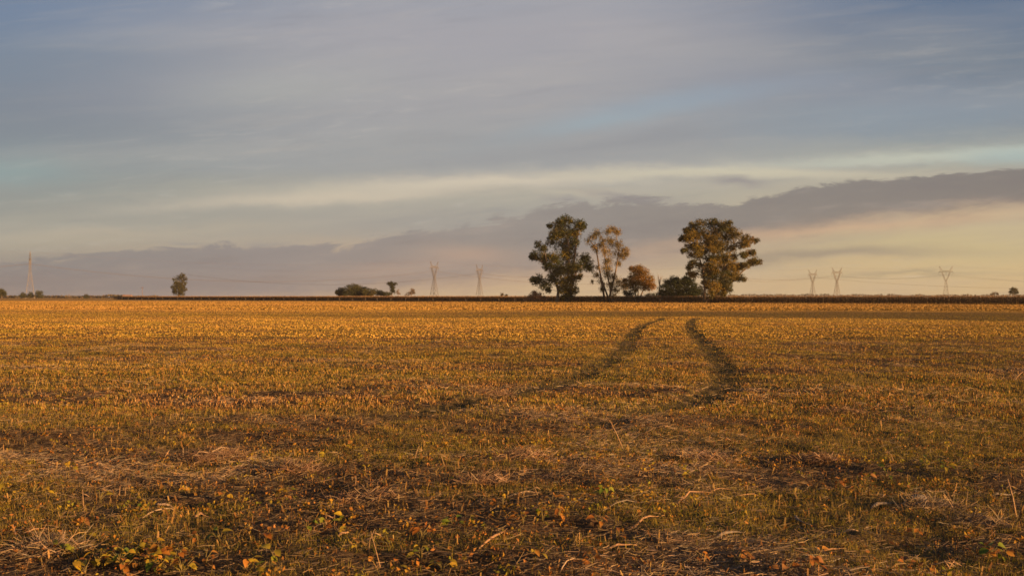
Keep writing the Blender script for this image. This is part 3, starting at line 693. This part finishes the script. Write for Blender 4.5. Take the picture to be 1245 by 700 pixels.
# wire fence in front of the crop
def fence():
    M_post = mat('fence_wood', (0.36, 0.29, 0.22), False, 0.9, 0, 6, 0.2); M_wire = mat('fence_wire', (0.30, 0.27, 0.24), False, 0.6, 0, 5, 0.1, metal=0.4)
    root = empty('wire_fence', (CA[0], CA[1], 0), 'low pale post and wire fence running along the front of the dry maize', 'fence')
    hs = []
    for i in range(0, 48):
        t_ = i * 10.0 + random.uniform(-.6, .6); p = CA + CD * t_ - CN * 2.6 - CA; hs.append(p)
        h = random.uniform(1.15, 1.4); mb = MB(); lx, ly = random.uniform(-.05, .05), random.uniform(-.05, .05)
        mb.tube([(p[0], p[1], -0.1), (p[0] + lx, p[1] + ly, h - .03), (p[0] + lx, p[1] + ly, h)], [0.07, 0.06, 0.045], 7)
        mb.build('post', M_post, root, True)
    for z in (0.35, 0.65, 0.95):
        mb = MB(); mb.tube([(p[0], p[1], z) for p in hs], 0.006, 4); mb.build('wire', M_wire, root)
fence()

# ---------------------------------------------------------------- pylons and cables
M_steel = mat('galvanised_steel', (0.26, 0.23, 0.20), False, 0.6, 0, 0.4, 0.12, metal=0.2, spec=0.4)
M_ins = mat('insulator_glass', (0.16, 0.13, 0.11), False, 0.3, 0, 2, 0.1, spec=0.5)
M_cable = mat('aluminium_cable', (0.22, 0.19, 0.17), False, 0.5, 0, 0.2, 0.1, metal=0.3)
def pylon_parts():
    leg = []; fr = MB(); arm = MB(); ins = []
    Hw, Ha, Ht = 27.0, 40.0, 48.5
    def sec(z): return 4.4 + (1.0 - 4.4) * min(1, z / Hw)
    th = 0.18
    for sx in (-1, 1):
        for sy in (-1, 1):
            m = MB(); m.tube([(sx * sec(0), sy * sec(0), -0.3), (sx * sec(Hw), sy * sec(Hw), Hw)], [th * 1.25, th], 4); leg.append(m)
    zs = [0, 7.5, 13.5, 18.5, 22.8, Hw]
    for z0, z1 in zip(zs[:-1], zs[1:]):
        a, b = sec(z0), sec(z1)
        for s in (-1, 1):
            for q in (((-a, s * a, z0), (b, s * b, z1)), ((a, s * a, z0), (-b, s * b, z1)), ((s * a, -a, z0), (s * b, b, z1)), ((s * a, a, z0), (s * b, -b, z1)),
                      ((-b, s * b, z1), (b, s * b, z1)), ((s * b, -b, z1), (s * b, b, z1))):
                fr.tube(q, th * 0.6, 4)
    # the two splayed upper columns
    for s in (-1, 1):
        prev = None
        for k in range(6):
            z = Hw + (Ha - Hw) * k / 5; c = s * (0.6 + 4.9 * k / 5); w = 1.0 - 0.1 * k / 5
            ring = [(c - w * (0.4 if k == 0 else .8), -w, z), (c + w * (0.4 if k == 0 else .8), -w, z), (c + w * (0.4 if k == 0 else .8), w, z), (c - w * (0.4 if k == 0 else .8), w, z)]
            if prev:
                for i in range(4):
                    arm.tube((prev[i], ring[i]), th * 0.85, 4); arm.tube((prev[i], ring[(i + 1) % 4]), th * 0.5, 4); arm.tube((ring[i], ring[(i + 1) % 4]), th * 0.5, 4)
            prev = ring
    cross = MB()
    for s in (-1, 1):
        cross.tube([(-9.8, s * 0.15, Ha), (-5, s * 0.9, Ha), (5, s * 0.9, Ha), (9.8, s * 0.15, Ha)], th, 4)
        cross.tube([(-9.8, 0, Ha), (-5.5, s * 0.9, Ha + 1.9), (5.5, s * 0.9, Ha + 1.9), (9.8, 0, Ha)], th, 4)
    for k in range(-5, 5):
        for s in (-1, 1): cross.tube(((k, s * .9, Ha if k % 2 else Ha + 1.9), (k + 1, s * .9, Ha + 1.9 if k % 2 else Ha)), th * .6, 4)
    peaks = []
    for s in (-1, 1):
        m = MB()
        for q in (((s * 4.6, .8, Ha + 1.9), (s * 8.8, 0, Ht)), ((s * 4.6, -.8, Ha + 1.9), (s * 8.8, 0, Ht)), ((s * 7.2, 0, Ha + 1.2), (s * 8.8, 0, Ht)), ((s * 5.8, 0, Ha + 1.8), (s * 7.0, 0, Ha + 5.0))): m.tube(q, th * .9, 4)
        peaks.append(m)
    for x, z in ((-9.4, Ha), (0, Ha), (9.4, Ha)):
        m = MB(); pts = []; rr = []
        for k in range(9): pts += [(x, 0, z - 0.4 - k * .42), (x, 0, z - 0.6 - k * .42)]; rr += [0.10, 0.20]
        m.tube(pts, rr, 6); ins.append(m)
    return leg, fr, arm, cross, peaks, ins
PL, PF, PA, PX_, PP, PI_ = pylon_parts()
def build_pylon(loc, rz, label, s):
    r = empty('pylon', loc, label, 'pylon', 'power line pylons beyond the field', rz)
    for m in PL: m.build('leg', M_steel, r)
    PF.build('bracing', M_steel, r); PA.build('upper_frame', M_steel, r); PX_.build('crossarm', M_steel, r)
    for m in PP: m.build('earth_peak', M_steel, r)
    for m in PI_: m.build('insulator', M_ins, r)
    return r
def copy_thing(o):
    c = o.copy(); C.objects.link(c)
    for ch in list(o.children):
        d = ch.copy(); C.objects.link(d); d.parent = c
    return c
pyl = [(36.5, 1023, 116, 'tall narrow pylon seen edge on near the left edge'), (528, 1275, 59, 'left and taller of the two pylons between the bushy clump and the grove'),
       (583, 1400, 60, 'right and shorter of the two pylons between the bushy clump and the grove'), (988, 1634, 25, 'faintest and smallest pylon, left one of the pair right of the grove'),
       (1017.5, 1515, 17, 'right one of the pylon pair right of the grove'), (1150, 1450, -22, 'pylon standing alone at the right with wide horned crossarm')]
proto = None; pos = {}
for px, d, rz, lb in pyl:
    loc = ((px - 622.5) / F * d, d, 0)
    if proto is None: proto = build_pylon(loc, R(rz), lb, 1); o = proto
    else: o = copy_thing(proto); o.location = loc; o.rotation_euler = (0, 0, R(rz)); o['label'] = lb
    pos[px] = (loc, R(rz))
def at(px, d, rz): return ((px - 622.5) / F * d, d, 0), R(rz)
lines = [('line passing the edge on pylon', [at(-420, 800, 84), pos[36.5], pos[528], at(868, 1480, 50), pos[988], at(1500, 1700, 20)]),
         ('line passing the lone right pylon', [at(230, 1500, 70), pos[583], at(695, 1440, 55), at(868, 1480, 45), pos[1017.5], pos[1150], at(1560, 1250, 5)])]
for nm, st in lines:
    for lx, zz, what, rad in ((-9.4, 35.8, 'conductor', .045), (0, 35.8, 'conductor', .045), (9.4, 35.8, 'conductor', .045), (-8.8, 48.5, 'earth wire', .02), (8.8, 48.5, 'earth wire', .02)):
        pts = []
        for (l0, r0), (l1, r1) in zip(st[:-1], st[1:]):
            a_ = Vector((l0[0] + lx * math.cos(r0), l0[1] + lx * math.sin(r0), zz)); b_ = Vector((l1[0] + lx * math.cos(r1), l1[1] + lx * math.sin(r1), zz))
            sag = (a_ - b_).length * (0.034 if what == 'conductor' else 0.022)
            for k in range(24):
                f = k / 24; p = a_.lerp(b_, f); p.z -= 4 * f * (1 - f) * min(sag, 17 if what == 'conductor' else 9); pts.append(p)
        pts.append(b_)
        mb = MB(); mb.tube([tuple(p) for p in pts], rad, 4); o = mb.build('power_cable', M_cable)
        side = {-9.4: 'left', 0: 'middle', 9.4: 'right', -8.8: 'left', 8.8: 'right'}[lx]
        tag(o, f"{side} {'hanging ' if what == 'conductor' else 'top '}{what} of the power {nm}", 'power cable', 'power cables strung between the pylons')

# utility poles and the pale farm building at the far left
def utility_pole(px, d, top, label, armw):
    x0 = (px - 622.5) / F * d; h = CAMH + (HZ(px) - top) / F * d; r = empty('utility_pole', (x0, d, 0), label, 'utility pole')
    m = MB(); m.tube([(0, 0, -.3), (0, 0, h)], [0.22, 0.14], 8, (0.24, 0.17, 0.12)); m.build('pole', M_bark, r, True)
    m = MB(); m.box((-armw, -.09, h - .9), (armw, .09, h - .66), (0.22, 0.16, 0.12)); m.build('crossarm', M_bark, r)
    for q in (-.85, 0, .85):
        m = MB(); m.tube([(q * armw, 0, h - .66), (q * armw, 0, h - .4), (q * armw, 0, h - .2)], [.07, .12, .05], 6); m.build('insulator', M_ins, r, True)
utility_pole(173, 800, 349.8, 'dark wooden utility pole between the pale building and the lone upright tree', 1.3)
utility_pole(84, 950, 359.0, 'short utility pole between the tall pylon and the small round bush', 1.1)
def farm():
    d = 1150; x0 = (155 - 622.5) / F * d
    r = empty('farm_building', (x0, d, 0), 'low pale farm building with a pitched roof on the horizon at the left', 'building', rz=R(12))
    M_wall = mat('whitewashed_wall', (0.62, 0.50, 0.42), False, 0.9, 0, 0.6, 0.08); M_roof = mat('corrugated_roof', (0.42, 0.26, 0.19), False, 0.7, 0, 0.5, 0.12, 0.3, 3)
    m = MB(); m.box((-4.6, -3.5, -.2), (4.6, 3.5, 3.0)); m.add([(-4.6, -3.5, 3.0), (-4.6, 3.5, 3.0), (-4.6, 0, 4.25), (4.6, -3.5, 3.0), (4.6, 3.5, 3.0), (4.6, 0, 4.25)], [(0, 2, 1), (3, 4, 5)]); m.build('wall', M_wall, r)
    m = MB()
    for s in (-1, 1): m.add([(-5, s * 3.9, 2.93), (5, s * 3.9, 2.93), (5, 0, 4.35), (-5, 0, 4.35), (-5, s * 3.9, 3.05), (5, s * 3.9, 3.05), (5, 0, 4.47), (-5, 0, 4.47)], [(0, 1, 2, 3), (4, 5, 6, 7), (0, 1, 5, 4), (1, 2, 6, 5), (3, 0, 4, 7)])
    m.build('roof', M_roof, r)
    M_dark = mat('window_glass', (0.04, 0.04, 0.05), False, 0.15, 0, 1, 0.05, spec=0.5); M_door = mat('painted_door', (0.20, 0.12, 0.08), False, 0.6, 0, 1, 0.1)
    for x in (-3.1, 2.9): m = MB(); m.box((x - .5, -3.54, 1.1), (x + .5, -3.44, 2.1)); m.build('window', M_dark, r)
    m = MB(); m.box((-.5, -3.56, 0), (.5, -3.45, 2.1)); m.build('door', M_door, r)
farm()

# ---------------------------------------------------------------- single plants, husks and stalks in the foreground
def place(px, py):
    x, y = G(px, py)
    for _ in range(4):                                  # meet the uneven ground along the sight line
        h = float(height(x, y)); d = (CAMH - h) * F / (py - HZ(px)); x, y = (px - 622.5) / F * d, d
    return x, y, float(height(x, y))
def where(px, py):
    h = ['at left edge', 'a tenth across', 'two tenths across', 'three tenths across', 'four tenths across', 'halfway across',
         'six tenths across', 'seven tenths across', 'eight tenths across', 'nine tenths across', 'at right edge'][int(round(px / 124.5))]
    v = 'touching the bottom edge' if py > 690 else 'just above the bottom edge' if py > 674 else 'near the bottom' if py > 655 else 'low in the foreground' if py > 636 else 'in the mid foreground' if py > 615 else 'in the upper foreground' if py > 592 else 'farther out'
    return h + ' ' + v
def leaf_mesh(mb, base, dirv, up, L, wd, col, curl=0.3):
    dirv = dirv.normalized(); s = dirv.cross(up).normalized(); n = s.cross(dirv)
    prof = [(0, .05), (.15, .62), (.35, .95), (.6, .85), (.82, .45), (1.0, .04)]
    V = []; 
    for f, w_ in prof:
        c = base + dirv * (L * f) - n * (curl * L * f * f); V += [c - s * wd * w_ * .5 + n * 0.18 * wd * w_, c, c + s * wd * w_ * .5 + n * 0.18 * wd * w_]
    Fc = []
    for k in range(len(prof) - 1):
        for j in (0, 1): Fc.append((3 * k + j, 3 * k + j + 1, 3 * k + j + 4, 3 * k + j + 3))
    mb.add(V, Fc, col)
LCOL = {'yellow': [(0.50, 0.36, 0.03), (0.42, 0.33, 0.04), (0.55, 0.36, 0.04)], 'green': [(0.13, 0.19, 0.025), (0.20, 0.25, 0.03), (0.26, 0.28, 0.03)],
        'orange': [(0.46, 0.20, 0.035), (0.38, 0.15, 0.03), (0.52, 0.26, 0.05)], 'brown': [(0.30, 0.13, 0.04), (0.22, 0.10, 0.035), (0.36, 0.18, 0.06)]}
M_pleaf = mat('seedling_leaf', (1, 1, 1), True, 0.55, 0.35, 40, 0.2, spec=0.3)
M_stem = mat('seedling_stem', (1, 1, 1), True, 0.7, 0.0, 30, 0.15)
used = {}
def uniq(lb):
    k = used.get(lb, 0); used[lb] = k + 1
    return lb if k == 0 else lb + [', beside another', ', third there', ', fourth there', ', fifth there'][min(k - 1, 3)]
def seedling(px, py, kinds, n=4, size=0.045, h=0.07, label=None):
    x, y, z = place(px, py)
    r = empty('broadleaf_seedling', (x, y, z), label or uniq(f"{' and '.join(kinds)} {'clump' if n > 6 else 'plant'} {where(px, py)}"), 'plant', 'broadleaf seedlings sprouting from the stubble')
    st = MB(); lf = []
    for i in range(n):
        a = random.uniform(0, 6.28); lean = random.uniform(.1, .7) * h; hh = h * random.uniform(.45, 1.1)
        e = Vector((math.cos(a) * lean, math.sin(a) * lean, hh))
        st.tube([(0, 0, -.01), (e.x * .3, e.y * .3, hh * .6), tuple(e)], [.0028, .0022, .0015], 5, (0.24, 0.19, 0.07))
        d = Vector((math.cos(a), math.sin(a), random.uniform(-.5, .6))); up = Vector((random.uniform(-.5, .5), random.uniform(-.9, .2), 1)).normalized()
        s = size * random.uniform(.7, 1.3); m = MB(); c = random.choice(LCOL[random.choice(kinds)]); v = random.uniform(.8, 1.2)
        leaf_mesh(m, e, d, up, s, s * random.uniform(.6, .85), tuple(q * v for q in c), random.uniform(.1, .6)); lf.append(m)
    st.build('stem', M_stem, r, True)
    for m in lf: m.build('leaf', M_pleaf, r, True)
Y, Gn, O, B = 'yellow', 'green', 'orange', 'brown'
for s in [(83, 577, (Y,), 5, .06, .11), (52, 606, (Y,), 3, .06, .08), (40, 604, (O, Y), 4, .05, .09), (122, 612, (Y, O), 4, .05, .09), (176, 621, (Y, Gn), 5, .05, .07), (271, 612, (Y, O), 6, .055, .10), (249, 621, (Y,), 3, .04, .06),
          (120, 663, (Gn, Y), 3, .05, .06), (77, 678, (Gn,), 5, .05, .06), (268, 660, (Y, Gn, O), 5, .05, .09), (241, 664, (O,), 6, .045, .07), (250, 690, (O, B), 6, .045, .09), (299, 694, (Y, O), 7, .05, .08), (6, 596, (O, Y), 7, .06, .13),
          (102, 641, (O, B), 8, .045, .07), (20, 592, (O,), 5, .05, .09), (86, 697, (Y,), 3, .055, .05), (104, 698, (Y,), 3, .055, .06), (396, 558, (Y,), 3, .045, .05), (556, 588, (Y,), 2, .06, .07), (336, 603, (O, Y), 7, .05, .09), (350, 601, (Gn, Y), 4, .05, .07),
          (421, 635, (Gn, Y), 2, .05, .07), (373, 645, (Gn, O), 5, .05, .07), (395, 646, (O, Gn), 5, .05, .09), (406, 653, (Y,), 3, .05, .07), (434, 663, (Y, O), 3, .05, .08), (334, 682, (Y, Gn), 3, .06, .08), (325, 658, (O,), 3, .045, .07),
          (512, 685, (Y, Gn), 7, .055, .08), (538, 694, (Y,), 6, .05, .08), (449, 680, (O,), 3, .045, .04), (310, 698, (Y, Gn), 3, .05, .05), (551, 641, (Gn,), 6, .05, .06), (569, 640, (Y, Gn), 4, .05, .06), (514, 654, (O,), 4, .05, .07), (535, 641, (O, Gn), 4, .04, .06),
          (484, 699, (Y,), 4, .05, .05), (611, 617, (Y, O), 4, .05, .10), (596, 616, (O,), 3, .04, .07), (671, 612, (O,), 4, .05, .09), (736, 607, (Gn, O), 7, .05, .09), (660, 636, (Y, Gn), 5, .05, .10), (680, 637, (O,), 6, .045, .08), (636, 637, (O, B), 5, .045, .07),
          (730, 643, (O, B), 9, .045, .09), (651, 684, (Y, O), 4, .05, .09), (722, 687, (O,), 6, .045, .08), (751, 656, (O, B), 4, .04, .09), (848, 684, (O, B), 4, .05, .08), (896, 690, (B, O), 8, .045, .10), (840, 581, (O, Y), 5, .05, .08), (771, 637, (O, B), 5, .045, .07),
          (730, 668, (Y, O), 4, .045, .07), (690, 625, (O,), 4, .045, .07), (998, 623, (O, Y), 8, .045, .07), (1111, 655, (O,), 5, .045, .06), (1092, 668, (B, O), 3, .045, .06), (992, 690, (O,), 5, .055, .12), (983, 697, (O, B), 6, .05, .10), (958, 697, (O, B), 6, .05, .09),
          (1127, 572, (Y, Gn), 8, .055, .12), (1150, 580, (Y, Gn), 8, .055, .12), (1077, 582, (Gn, Y), 7, .055, .12), (1181, 573, (Y, O), 6, .055, .13), (1054, 586, (O, B), 6, .05, .11), (1087, 593, (O,), 5, .05, .06), (1208, 676, (Gn, B), 8, .055, .08),
          (1221, 688, (Gn, O), 8, .055, .08), (1186, 676, (Gn, B), 5, .05, .10), (1100, 693, (O, B), 6, .05, .06), (1132, 697, (O, B), 6, .05, .08), (1075, 639, (B,), 4, .045, .06), (1019, 593, (O, B), 6, .05, .08)]:
    seedling(*s)
# the big leafy clump at the bottom left: several plants grown together
for i, (px, py) in enumerate([(118, 690), (132, 684), (146, 689), (158, 680), (172, 678), (186, 676), (200, 682), (213, 688), (168, 694), (190, 696), (150, 699), (206, 699), (222, 699), (180, 687)]):
    seedling(px, py + 3, random.choice([(Y, O), (Y, Gn), (O, Y), (O, B, Y)]), 13, .046, .10)

M_husk = mat('maize_husk', (1, 1, 1), True, 0.7, 0.15, 25, 0.25, 0.5, 60)
def husk(px0, py0, px1, py1, wpx, col, label, name='dry_husk', arch=0.02):
    a_ = place(px0, py0); b_ = place(px1, py1); wd = wpx / F * (a_[1] + b_[1]) / 2
    A = Vector(a_); Bv = Vector(b_); L = (Bv - A).length; mb = MB(); n = 7; s = (Bv - A).cross(Vector((0, 0, 1))).normalized(); V = []
    for k in range(n):
        f = k / (n - 1); c = (Bv - A) * f + s * math.sin(f * 5 + px0) * L * .04
        gz = float(height(A.x + c.x, A.y + c.y)) - A.z
        c.z = gz + 0.008 + arch * math.sin(math.pi * f) + random.uniform(0, .006); w_ = wd * (.35 + .65 * math.sin(math.pi * min(1, f * 1.1 + .08))) * random.uniform(.85, 1.1)
        for j in range(5):
            g_ = j / 4 * 2 - 1; V.append(c + s * g_ * w_ * .5 + Vector((0, 0, (1 - g_ * g_) * w_ * .45)))
    Fc = [(5 * k + j, 5 * k + j + 1, 5 * k + j + 6, 5 * k + j + 5) for k in range(n - 1) for j in range(4)]
    mb.add(V, Fc, col); o = mb.build(name, M_husk, None, True); o.location = A
    sm = o.modifiers.new('s', 'SOLIDIFY'); sm.thickness = 0.002
    tag(o, label, 'husk' if name == 'dry_husk' else 'stalk')
TAN = (0.52, 0.32, 0.18); GREY = (0.30, 0.25, 0.20); PALE = (0.58, 0.42, 0.27)
for h in [(819, 613, 864, 597, 3.2, TAN, 'longest pale curved husk right of centre in the foreground'), (864, 597, 890, 596, 2.2, TAN, 'thin pale husk tip continuing right of the longest curved husk', 'dry_husk', .005), (620, 606, 657, 600, 3, PALE, 'pale arched husk just left of the orange seedling at centre'),
          (869, 654, 904, 649, 6, GREY, 'broad grey husk low right of centre'), (762, 644, 807, 627, 4, TAN, 'tan split husk slanting up to the right, below the longest curved husk'), (727, 671, 775, 662, 4.5, TAN, 'tan torn husk near the bottom right of centre'),
          (732, 623, 794, 609, 2.2, GREY, 'long thin grey stalk lying behind the tan split husk', 'dry_stalk'), (683, 697, 702, 682, 2.5, PALE, 'bent pale stalk at the bottom, just right of centre', 'dry_stalk', .04), (189, 616, 214, 621, 5, PALE, 'short thick pale husk at the left behind the yellow seedling'),
          (172, 634, 227, 624, 2.6, PALE, 'long pale stalk lying at the left below the short thick husk', 'dry_stalk'), (199, 607, 222, 607, 5, TAN, 'flat tan husk above the short thick husk at the left'), (236, 632, 254, 631, 6, TAN, 'wide orange tinted husk right of the long pale stalk at the left'),
          (249, 559, 286, 546, 2.2, PALE, 'straight pale stalk far out at the left', 'dry_stalk', .03), (123, 602, 142, 602, 1.8, GREY, 'thin grey stalk beside the yellow seedling at the left', 'dry_stalk'), (584, 665, 622, 645, 4, TAN, 'orange tan husk slanting up to the right at centre bottom'),
          (519, 676, 559, 678, 7, (0.12, 0.09, 0.065), 'thick dark rotting stalk at the bottom left of centre', 'dry_stalk', .02), (412, 656, 428, 652, 4.5, TAN, 'short pinkish husk right of the yellow seedlings at the lower left'), (460, 678, 498, 684, 5, (0.10, 0.075, 0.055), 'dark half buried stalk behind the crossed straws', 'dry_stalk', .02),
          (1024, 649, 1044, 647, 4, PALE, 'small pale husk standing out at the lower right'), (1059, 619, 1087, 612, 7, GREY, 'wide grey husk at the right in the foreground'), (1206, 602, 1241, 600, 4.5, GREY, 'grey stalk lying left of the upright stalk at the right edge', 'dry_stalk'),
          (960, 632, 985, 640, 5, GREY, 'grey folded husk in the lower right beside the orange and yellow clump'), (1240, 655, 1200, 652, 3, TAN, 'tan stalk lying by the lower right edge', 'dry_stalk'), (895, 604, 928, 601, 2.2, TAN, 'short thin stalk right of the long thin husk tip', 'dry_stalk'),
          (30, 652, 62, 646, 3, TAN, 'tan stalk lying by the left edge in the lower foreground', 'dry_stalk'), (992, 672, 1030, 668, 3, TAN, 'tan strip of husk near the bottom right')]:
    husk(*h)
def clod():
    x, y, z = place(1117, 608); mb = MB(); V = []; Fc = []
    n, m = 9, 6
    for i in range(m + 1):
        for k in range(n):
            th, ph = math.pi * i / m, 2 * math.pi * k / n; q = .055 * (1 + .22 * math.sin(3 * ph + i) + random.uniform(-.1, .1))
            V.append((q * 1.2 * math.sin(th) * math.cos(ph), q * math.sin(th) * math.sin(ph), q * .6 * math.cos(th) + .02))
    for i in range(m):
        for k in range(n): Fc.append((i * n + k, (i + 1) * n + k, (i + 1) * n + (k + 1) % n, i * n + (k + 1) % n))
    mb.add(V, Fc, (0.25, 0.22, 0.19)); o = mb.build('stone', M_husk, None, True); o.location = (x, y, z); tag(o, 'small grey stone right of the wide grey husk', 'stone')
clod()

def standing(pts, d_py, rad, label, twin=None, col=(0.52, 0.34, 0.19)):
    """dry stalk standing from the ground; pts are pixels from the foot up"""
    x, y, z = place(*pts[0]); r = empty('standing_stalk', (x, y, z), label, 'stalk', 'dry stalks standing above the stubble'); m = MB()
    P = [(0, 0, -.01)] + [((px - 622.5) / F * y - x, random.uniform(-.01, .01), CAMH + (HZ(px) - py) / F * y - z) for px, py in pts[1:]]
    m.tube(P, [rad * (1 - .5 * i / (len(P) - 1)) for i in range(len(P))], 6, col); m.build('stem', M_husk, r, True)
    q = Vector(P[-1]); pq = Vector(P[-2]); m = MB(); leaf_mesh(m, pq.lerp(q, .6), Vector((random.choice((-1, 1)), -.3, .2)), Vector((0, -.4, 1)), .05, .012, col, .7); m.build('leaf', M_husk, r, True)
for s in [([(758, 545), (750, 527), (743, 513), (736, 505)], 0, .006, 'tall thin leaning stalk right of centre, far out in the field'), ([(1236, 626), (1231, 603), (1226, 580)], 0, .0075, 'thick upright broken stalk at the right edge'),
          ([(464, 690), (457, 668), (451, 645)], 0, .0035, 'right leaning straw of the crossed pair at the bottom left'), ([(448, 674), (450, 656), (456, 643)], 0, .003, 'short straw crossing the top of the leaning one at the bottom left'),
          ([(504, 563), (506, 552), (510, 541)], 0, .005, 'upright stalk far out left of centre'), ([(541, 568), (538, 558), (536, 551)], 0, .004, 'small stalk leaning left just right of the far upright stalk'), ([(103, 622), (102, 610), (101, 596)], 0, .0045, 'upright stalk between yellow seedlings at the left'),
          ([(146, 607), (146, 600), (146, 593)], 0, .005, 'left one of two short orange stalks at the left'), ([(152, 607), (152, 600), (152, 594)], 0, .005, 'right one of two short orange stalks at the left'), ([(398, 643), (397, 632), (396, 624)], 0, .004, 'orange stalk standing above the seedlings at the lower left'),
          ([(407, 643), (407, 634), (407, 626)], 0, .003, 'thin pale stalk right of the orange stalk at the lower left'), ([(432, 592), (433, 585), (433, 578)], 0, .005, 'short upright stub behind the lower left seedlings'), ([(1158, 694), (1153, 686), (1148, 679)], 0, .006, 'broken stalk leaning left at the bottom right'),
          ([(1152, 694), (1156, 686), (1161, 680)], 0, .005, 'broken stalk leaning right at the bottom right'), ([(1231, 462), (1238, 455), (1244, 450)], 0, .012, 'pale stalk leaning right beside the right edge, far out'), ([(197, 563), (201, 555), (206, 548)], 0, .006, 'leaning stalk left of the straight pale stalk at the left'),
          ([(1088, 560), (1083, 551), (1079, 546)], 0, .004, 'thin leaning stalk at the right, above the yellow green seedlings'), ([(656, 604), (652, 596), (648, 589)], 0, .003, 'thin stalk rising from the right end of the pale arched husk')]:
    standing(*s)
def heap(px, py, wpx, n, label, cols):
    x, y, z = place(px, py); w_ = wpx / F * y / 2; k = int(n * 2.2)
    rr = np.sqrt(rng.random(k)) * w_; a = rng.uniform(0, 6.28, k); hx = rr * np.cos(a); hy = rr * np.sin(a) * .7; hh = (1 - (rr / w_) ** 2) * w_ * .22
    P = np.stack([hx, hy, rng.uniform(0, 1, k) * hh + height(x + hx, y + hy) - z], -1)
    V_, F_, C_ = ribbons(P, rng.uniform(0, 6.28, k), rng.normal(.15, .3, k), rng.uniform(.05, .18, k), rng.uniform(.003, .006, k), pal(k, cols, .2), rng.normal(.3, .6, k), 3, .5)
    o = link('straw_heap', npmesh('straw_heap', V_, F_, C_), M_straw); o.location = (x, y, z); tag(o, label, 'straw heap', 'heaps of tangled straw on the field')
TC = [(0.40, 0.26, 0.16), (0.28, 0.17, 0.10), (0.20, 0.12, 0.07), (0.46, 0.32, 0.20)]
for h in [(992, 558, 52, 420, 'rounded heap of tangled straw right of centre'), (262, 560, 90, 500, 'broad loose heap of pale straw at the left'), (640, 556, 80, 260, 'low straw heap just right of centre far out'), (360, 575, 60, 260, 'straw heap left of centre, right of the broad loose heap'),
          (1130, 618, 90, 380, 'greyish straw heap at the right'), (1190, 640, 80, 300, 'grey brown straw heap in the lower right'), (60, 670, 90, 320, 'dark brown straw heap by the lower left corner'), (590, 590, 60, 240, 'small straw heap at centre beyond the orange husk'),
          (860, 560, 70, 240, 'thin straw heap left of the rounded heap'), (440, 612, 90, 260, 'flat straw heap left of centre in mid foreground'), (600, 480, 60, 220, 'pale straw heap on the fading left wheel track'), (1020, 500, 70, 220, 'low far straw heap right of the wheel tracks')]:
    heap(*h, TC if 'grey' not in h[4] and 'dark' not in h[4] else STRAW)

# ---------------------------------------------------------------- haze
def haze():
    mb = MB(); mb.box((-3500, -60, -1.5), (3500, 3300, 62)); me_o = mb.build('haze', None)
    m = bpy.data.materials.new('haze_air'); m.use_nodes = True; t = NT(m.node_tree); t.n.clear()
    out = t.new('ShaderNodeOutputMaterial'); v = t.new('ShaderNodeVolumePrincipled')
    v.inputs['Color'].default_value = (0.95, 0.92, 0.9, 1); v.inputs['Density'].default_value = 0.00008; v.inputs['Anisotropy'].default_value = 0.2
    t.l.new(v.outputs[0], out.inputs['Volume']); me_o.data.materials.append(m)
    tag(me_o, 'thin warm evening haze in the air over the field', 'haze', kind='stuff')
haze()
